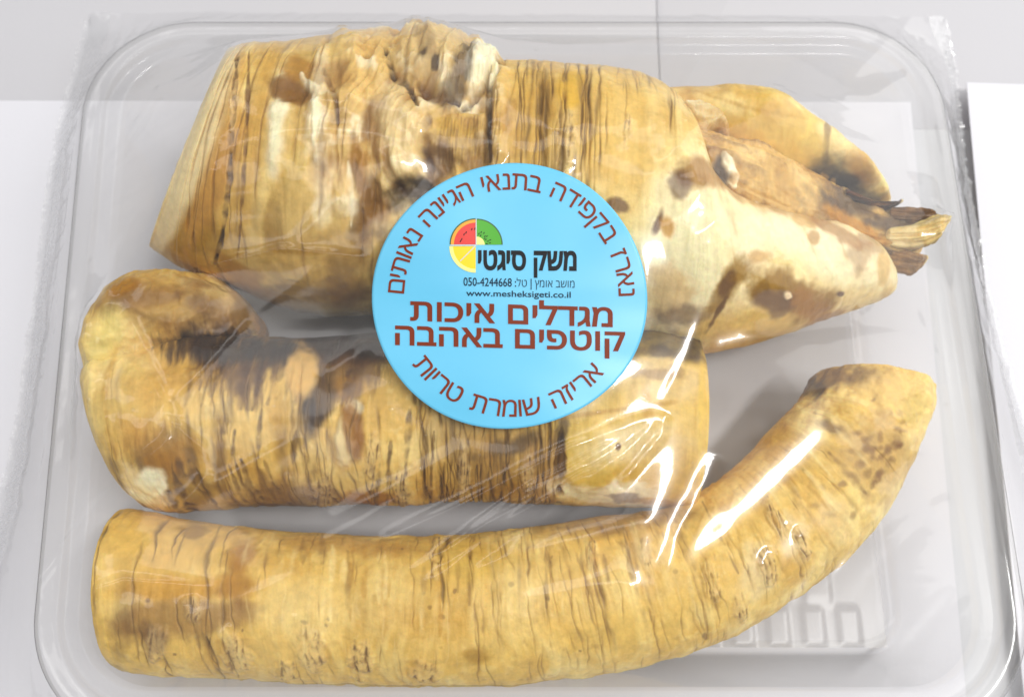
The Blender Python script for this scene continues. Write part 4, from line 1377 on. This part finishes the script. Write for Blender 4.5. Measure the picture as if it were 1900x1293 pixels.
def glyphs(body, bold=0.0):
    """Outlines of a line of print, filled: overlapping contours are united, bold pushes them outwards."""
    c = bpy.data.curves.new('lettering', 'FONT')
    c.body = body
    c.fill_mode = 'NONE'
    c.resolution_u = 4
    o = bpy.data.objects.new('lettering', c)
    COL.objects.link(o)
    dg = bpy.context.evaluated_depsgraph_get()
    me = bpy.data.meshes.new_from_object(o.evaluated_get(dg))
    V = np.array([v.co[:2] for v in me.vertices]).reshape(-1, 2)
    nxt = {e.vertices[0]: e.vertices[1] for e in me.edges}
    bpy.data.objects.remove(o)
    bpy.data.curves.remove(c)
    bpy.data.meshes.remove(me)
    loops, seen = [], set()
    for k in range(len(V)):
        if k in seen:
            continue
        lp, j = [], k
        while j not in seen and j in nxt:
            seen.add(j)
            lp.append(j)
            j = nxt[j]
        if len(lp) > 2:
            loops.append(V[lp])
    area2 = lambda p: (p[:, 0] * np.roll(p[:, 1], -1) - np.roll(p[:, 0], -1) * p[:, 1]).sum()
    sg = np.sign(sum(area2(p) for p in loops))
    out = []
    for p in loops:
        keep = np.linalg.norm(p - np.roll(p, 1, 0), axis=1) > 1e-5
        p = p[keep]
        d = np.roll(p, -1, 0) - p
        d /= np.linalg.norm(d, axis=1)[:, None]
        n = np.stack([d[:, 1], -d[:, 0]], -1) * sg
        m = n + np.roll(n, 1, 0)
        m /= np.maximum(0.5, (m * n).sum(1))[:, None]
        out.append(p + bold * m)
    P = np.concatenate(out)
    E, k = [], 0
    for p in out:
        E += [(k + i, k + (i + 1) % len(p)) for i in range(len(p))]
        k += len(p)
    vs, _, fs = delaunay_2d_cdt([Vector(q) for q in P], E, [], 0, 1e-6)[:3]
    v2 = np.array([q[:] for q in vs])
    cen = np.array([v2[list(f)].mean(0) for f in fs])
    wind = np.zeros(len(cen))
    for p in out:
        a, b = p, np.roll(p, -1, 0)
        for (x1, y1), (x2, y2) in zip(a, b):
            if y1 == y2:
                continue
            hit = ((y1 > cen[:, 1]) != (y2 > cen[:, 1])) & (cen[:, 0] < (x2 - x1) * (cen[:, 1] - y1) / (y2 - y1) + x1)
            wind += np.where(hit, np.sign(y2 - y1), 0)
    return v2, [tuple(f) for f, w in zip(fs, wind) if w != 0]


def line(body, x0, x1, yb0, yb1, hgt, mat, bold=0.0, ref=.592):
    """A line of print from x0 to x1 (photo px), baseline yb0 to yb1, letters hgt tall."""
    V, Fs = glyphs(body, bold)
    t = (V[:, 0] - V[:, 0].min()) / np.ptp(V[:, 0])
    x, y = x0 + (x1 - x0) * t, yb0 + (yb1 - yb0) * t - V[:, 1] / ref * hgt
    return put('lettering', np.c_[x, y], Fs, mat)


def arc(body, cx, cy, rb, a0, a1, hgt, mat, outward=True, bold=0.0, squash=1.0):
    """Right-to-left text on an arc: first letter at angle a0, last at a1 (degrees, anticlockwise)."""
    adv, G = [], []
    for ch in body:
        if ch == ' ':
            adv.append(.36); G.append(None)
            continue
        V, Fs = glyphs(ch, bold)
        adv.append(np.ptp(V[:, 0]) + .10)
        V[:, 0] -= (V[:, 0].max() + V[:, 0].min()) / 2
        G.append((V, Fs))
    tot = sum(adv)
    pos, AV, AF, n = 0, [], [], 0
    for a, g in zip(adv, G):
        mid = (pos + a / 2) / tot
        pos += a
        if g is None:
            continue
        th = math.radians(a0 + (a1 - a0) * mid)
        V, Fs = g
        k = hgt / .592
        lx, ly = V[:, 0] * k * squash, V[:, 1] * k
        er = np.array([math.cos(th), -math.sin(th)])           # outward, image y down
        et = np.array([math.sin(th), math.cos(th)])            # clockwise, reader's right when the tops point out
        if outward:
            P = np.array([cx, cy]) + er * (rb + ly[:, None]) + et * lx[:, None]
        else:
            P = np.array([cx, cy]) + er * (rb - ly[:, None]) - et * lx[:, None]
        AV.append(P)
        AF += [tuple(i + n for i in f) for f in Fs]
        n += len(V)
    return put('lettering', np.concatenate(AV), AF, mat)


REV = lambda s: s[::-1]
arc('נארז בקפידה בתנאי הגיינה נאותים', 949, 551, 199, 0.0, 178.5, 30, M_RED, True, .001)
arc('אריזה שומרת טריות', 949, 549, 224, -39, -146, 31, M_RED, False, .001)
line(REV('מגדלים איכות'), 761, 1137, 594, 606, 34, M_RED, .020)
line(REV('קוטפים באהבה'), 733, 1160, 639, 651, 34, M_RED, .020)
line(REV('משק סיגטי'), 887, 1070, 499, 501, 33, M_INK, .034)
line('050-4244668 ' + REV('טל:') + ' | ' + REV('מושב אומץ'), 860, 1066, 530, 534, 13, M_NAVY, .008)
line('www.mesheksigeti.co.il', 865, 1059, 549, 552.5, 11.5, M_NAVY, .010, .72)


def sector(cx, cy, r0, r1, a0, a1, mat, name, off=.00031, n=28):
    t = np.radians(np.linspace(a0, a1, n))
    o_ = [(cx + r1 * math.cos(a), cy - r1 * math.sin(a)) for a in t]
    if r0 <= 0:
        V = [(cx, cy)] + o_
        Fs = [(0, i, i + 1) for i in range(1, n)]
    else:
        V = o_ + [(cx + r0 * math.cos(a), cy - r0 * math.sin(a)) for a in t]
        Fs = [(i, i + 1, n + i + 1, n + i) for i in range(n - 1)]
    return put(name, V, Fs, mat, off)


def polys(name, plist, mat, off):
    V, Fs = [], []
    for p in plist:
        Fs.append(tuple(range(len(V), len(V) + len(p))))
        V += list(p)
    return put(name, V, Fs, mat, off)


P_GREEN = print_mat('print_green', lin(72, 168, 30))
P_DGREEN = print_mat('print_dark_green', lin(52, 92, 40))
P_REDF = print_mat('print_red', lin(224, 52, 44))
P_ORG = print_mat('print_orange', lin(246, 164, 40))
P_YEL = print_mat('print_yellow', lin(246, 214, 10))
P_LYEL = print_mat('print_pale_yellow', lin(246, 240, 140))
P_SILV = print_mat('print_silver', lin(205, 212, 214))
lc = (883.5, 454.5)
# watermelon, upper left
sector(lc[0] - .8, lc[1] - .8, 46, 48.5, 90, 180, P_DGREEN, 'melon_rind')
sector(lc[0] - .8, lc[1] - .8, 40.5, 46, 90, 180, P_ORG, 'melon_pith')
sector(lc[0] - .8, lc[1] - .8, 0, 40.5, 90, 180, P_REDF, 'melon_flesh')
# kiwi, upper right
sector(lc[0] + .8, lc[1] - .2, 46.2, 48.5, 0, 90, P_DGREEN, 'kiwi_skin')
sector(lc[0] + .8, lc[1] - .2, 15, 46.2, 0, 90, P_GREEN, 'kiwi_flesh')
sector(lc[0] + .8, lc[1] - .2, 0, 15, 0, 90, P_LYEL, 'kiwi_core')
# lemon, lower left
sector(lc[0] - .8, lc[1] + 2.5, 42, 49, 180, 270, P_LYEL, 'lemon_rind')
sector(lc[0] - .8, lc[1] + 2.5, 0, 42, 180, 270, P_YEL, 'lemon_flesh')


def dash(x, y, L, w, ang):
    a = math.radians(ang)
    dx, dy, ex, ey = math.cos(a) * L / 2, -math.sin(a) * L / 2, math.sin(a) * w / 2, math.cos(a) * w / 2
    return [(x - dx - ex, y - dy - ey), (x + dx - ex, y + dy - ey), (x + dx + ex, y + dy + ey), (x - dx + ex, y - dy + ey)]


polys('melon_seeds', [dash(lc[0] - .8 + r_ * math.cos(math.radians(a)), lc[1] - r_ * math.sin(math.radians(a)), 4.2, 1.6, 70)
                      for a, r_ in ((166, 29), (158, 28), (138, 29), (128, 29), (104, 30), (93, 30))], M_INK, .00041)
polys('kiwi_seeds', [dash(lc[0] + .8 + r_ * math.cos(math.radians(a)), lc[1] - r_ * math.sin(math.radians(a)), 3.6, 1.5, a)
                     for a, r_ in ((6, 19), (8, 25), (18, 22), (20, 27), (38, 19), (40, 25), (46, 22), (66, 19), (70, 25), (78, 21), (58, 26), (30, 20))], M_INK, .00041)
polys('logo_dividers', [dash(lc[0], lc[1] - 24, 48, 1.8, 90), dash(lc[0] - 24, lc[1] + .8, 48, 2.2, 0), dash(lc[0] - 15.5, lc[1] + 16, 40, 1.7, 45)], P_SILV, .00046)

# tiny drops of condensed water under the film
dr = np.random.RandomState(8)
bm = bmesh.new()
spots = [(975, 72), (1000, 68), (1385, 40), (995, 92)] + [(x, y) for x, y in zip(240 + 560 * dr.rand(26), 690 + 200 * dr.rand(26))] + [(x, y) for x, y in zip(700 + 620 * dr.rand(22), 650 + 240 * dr.rand(22))]
for x, y in spots:
    if math.hypot((x - 945) / 262, (y - 549) / 254) < 1.02:
        continue
    p = on_film(np.array([x]), np.array([y]), 0.0)[0]
    rad = .00022 + .00045 * dr.rand() ** 2
    v = bmesh.ops.create_uvsphere(bm, u_segments=12, v_segments=8, radius=rad)['verts']
    for q in v:
        q.co = Vector((q.co.x + p[0], q.co.y + p[1], q.co.z * .6 + p[2]))
for f in bm.faces:
    f.smooth = True
me = bpy.data.meshes.new('water_drops')
bm.to_mesh(me); bm.free()
me.materials.append(clear_mat('water', .03, .55, .02, 0))
drops = bpy.data.objects.new('water_drops', me)
COL.objects.link(drops)
drops.parent = wrap
drops['kind'] = 'stuff'
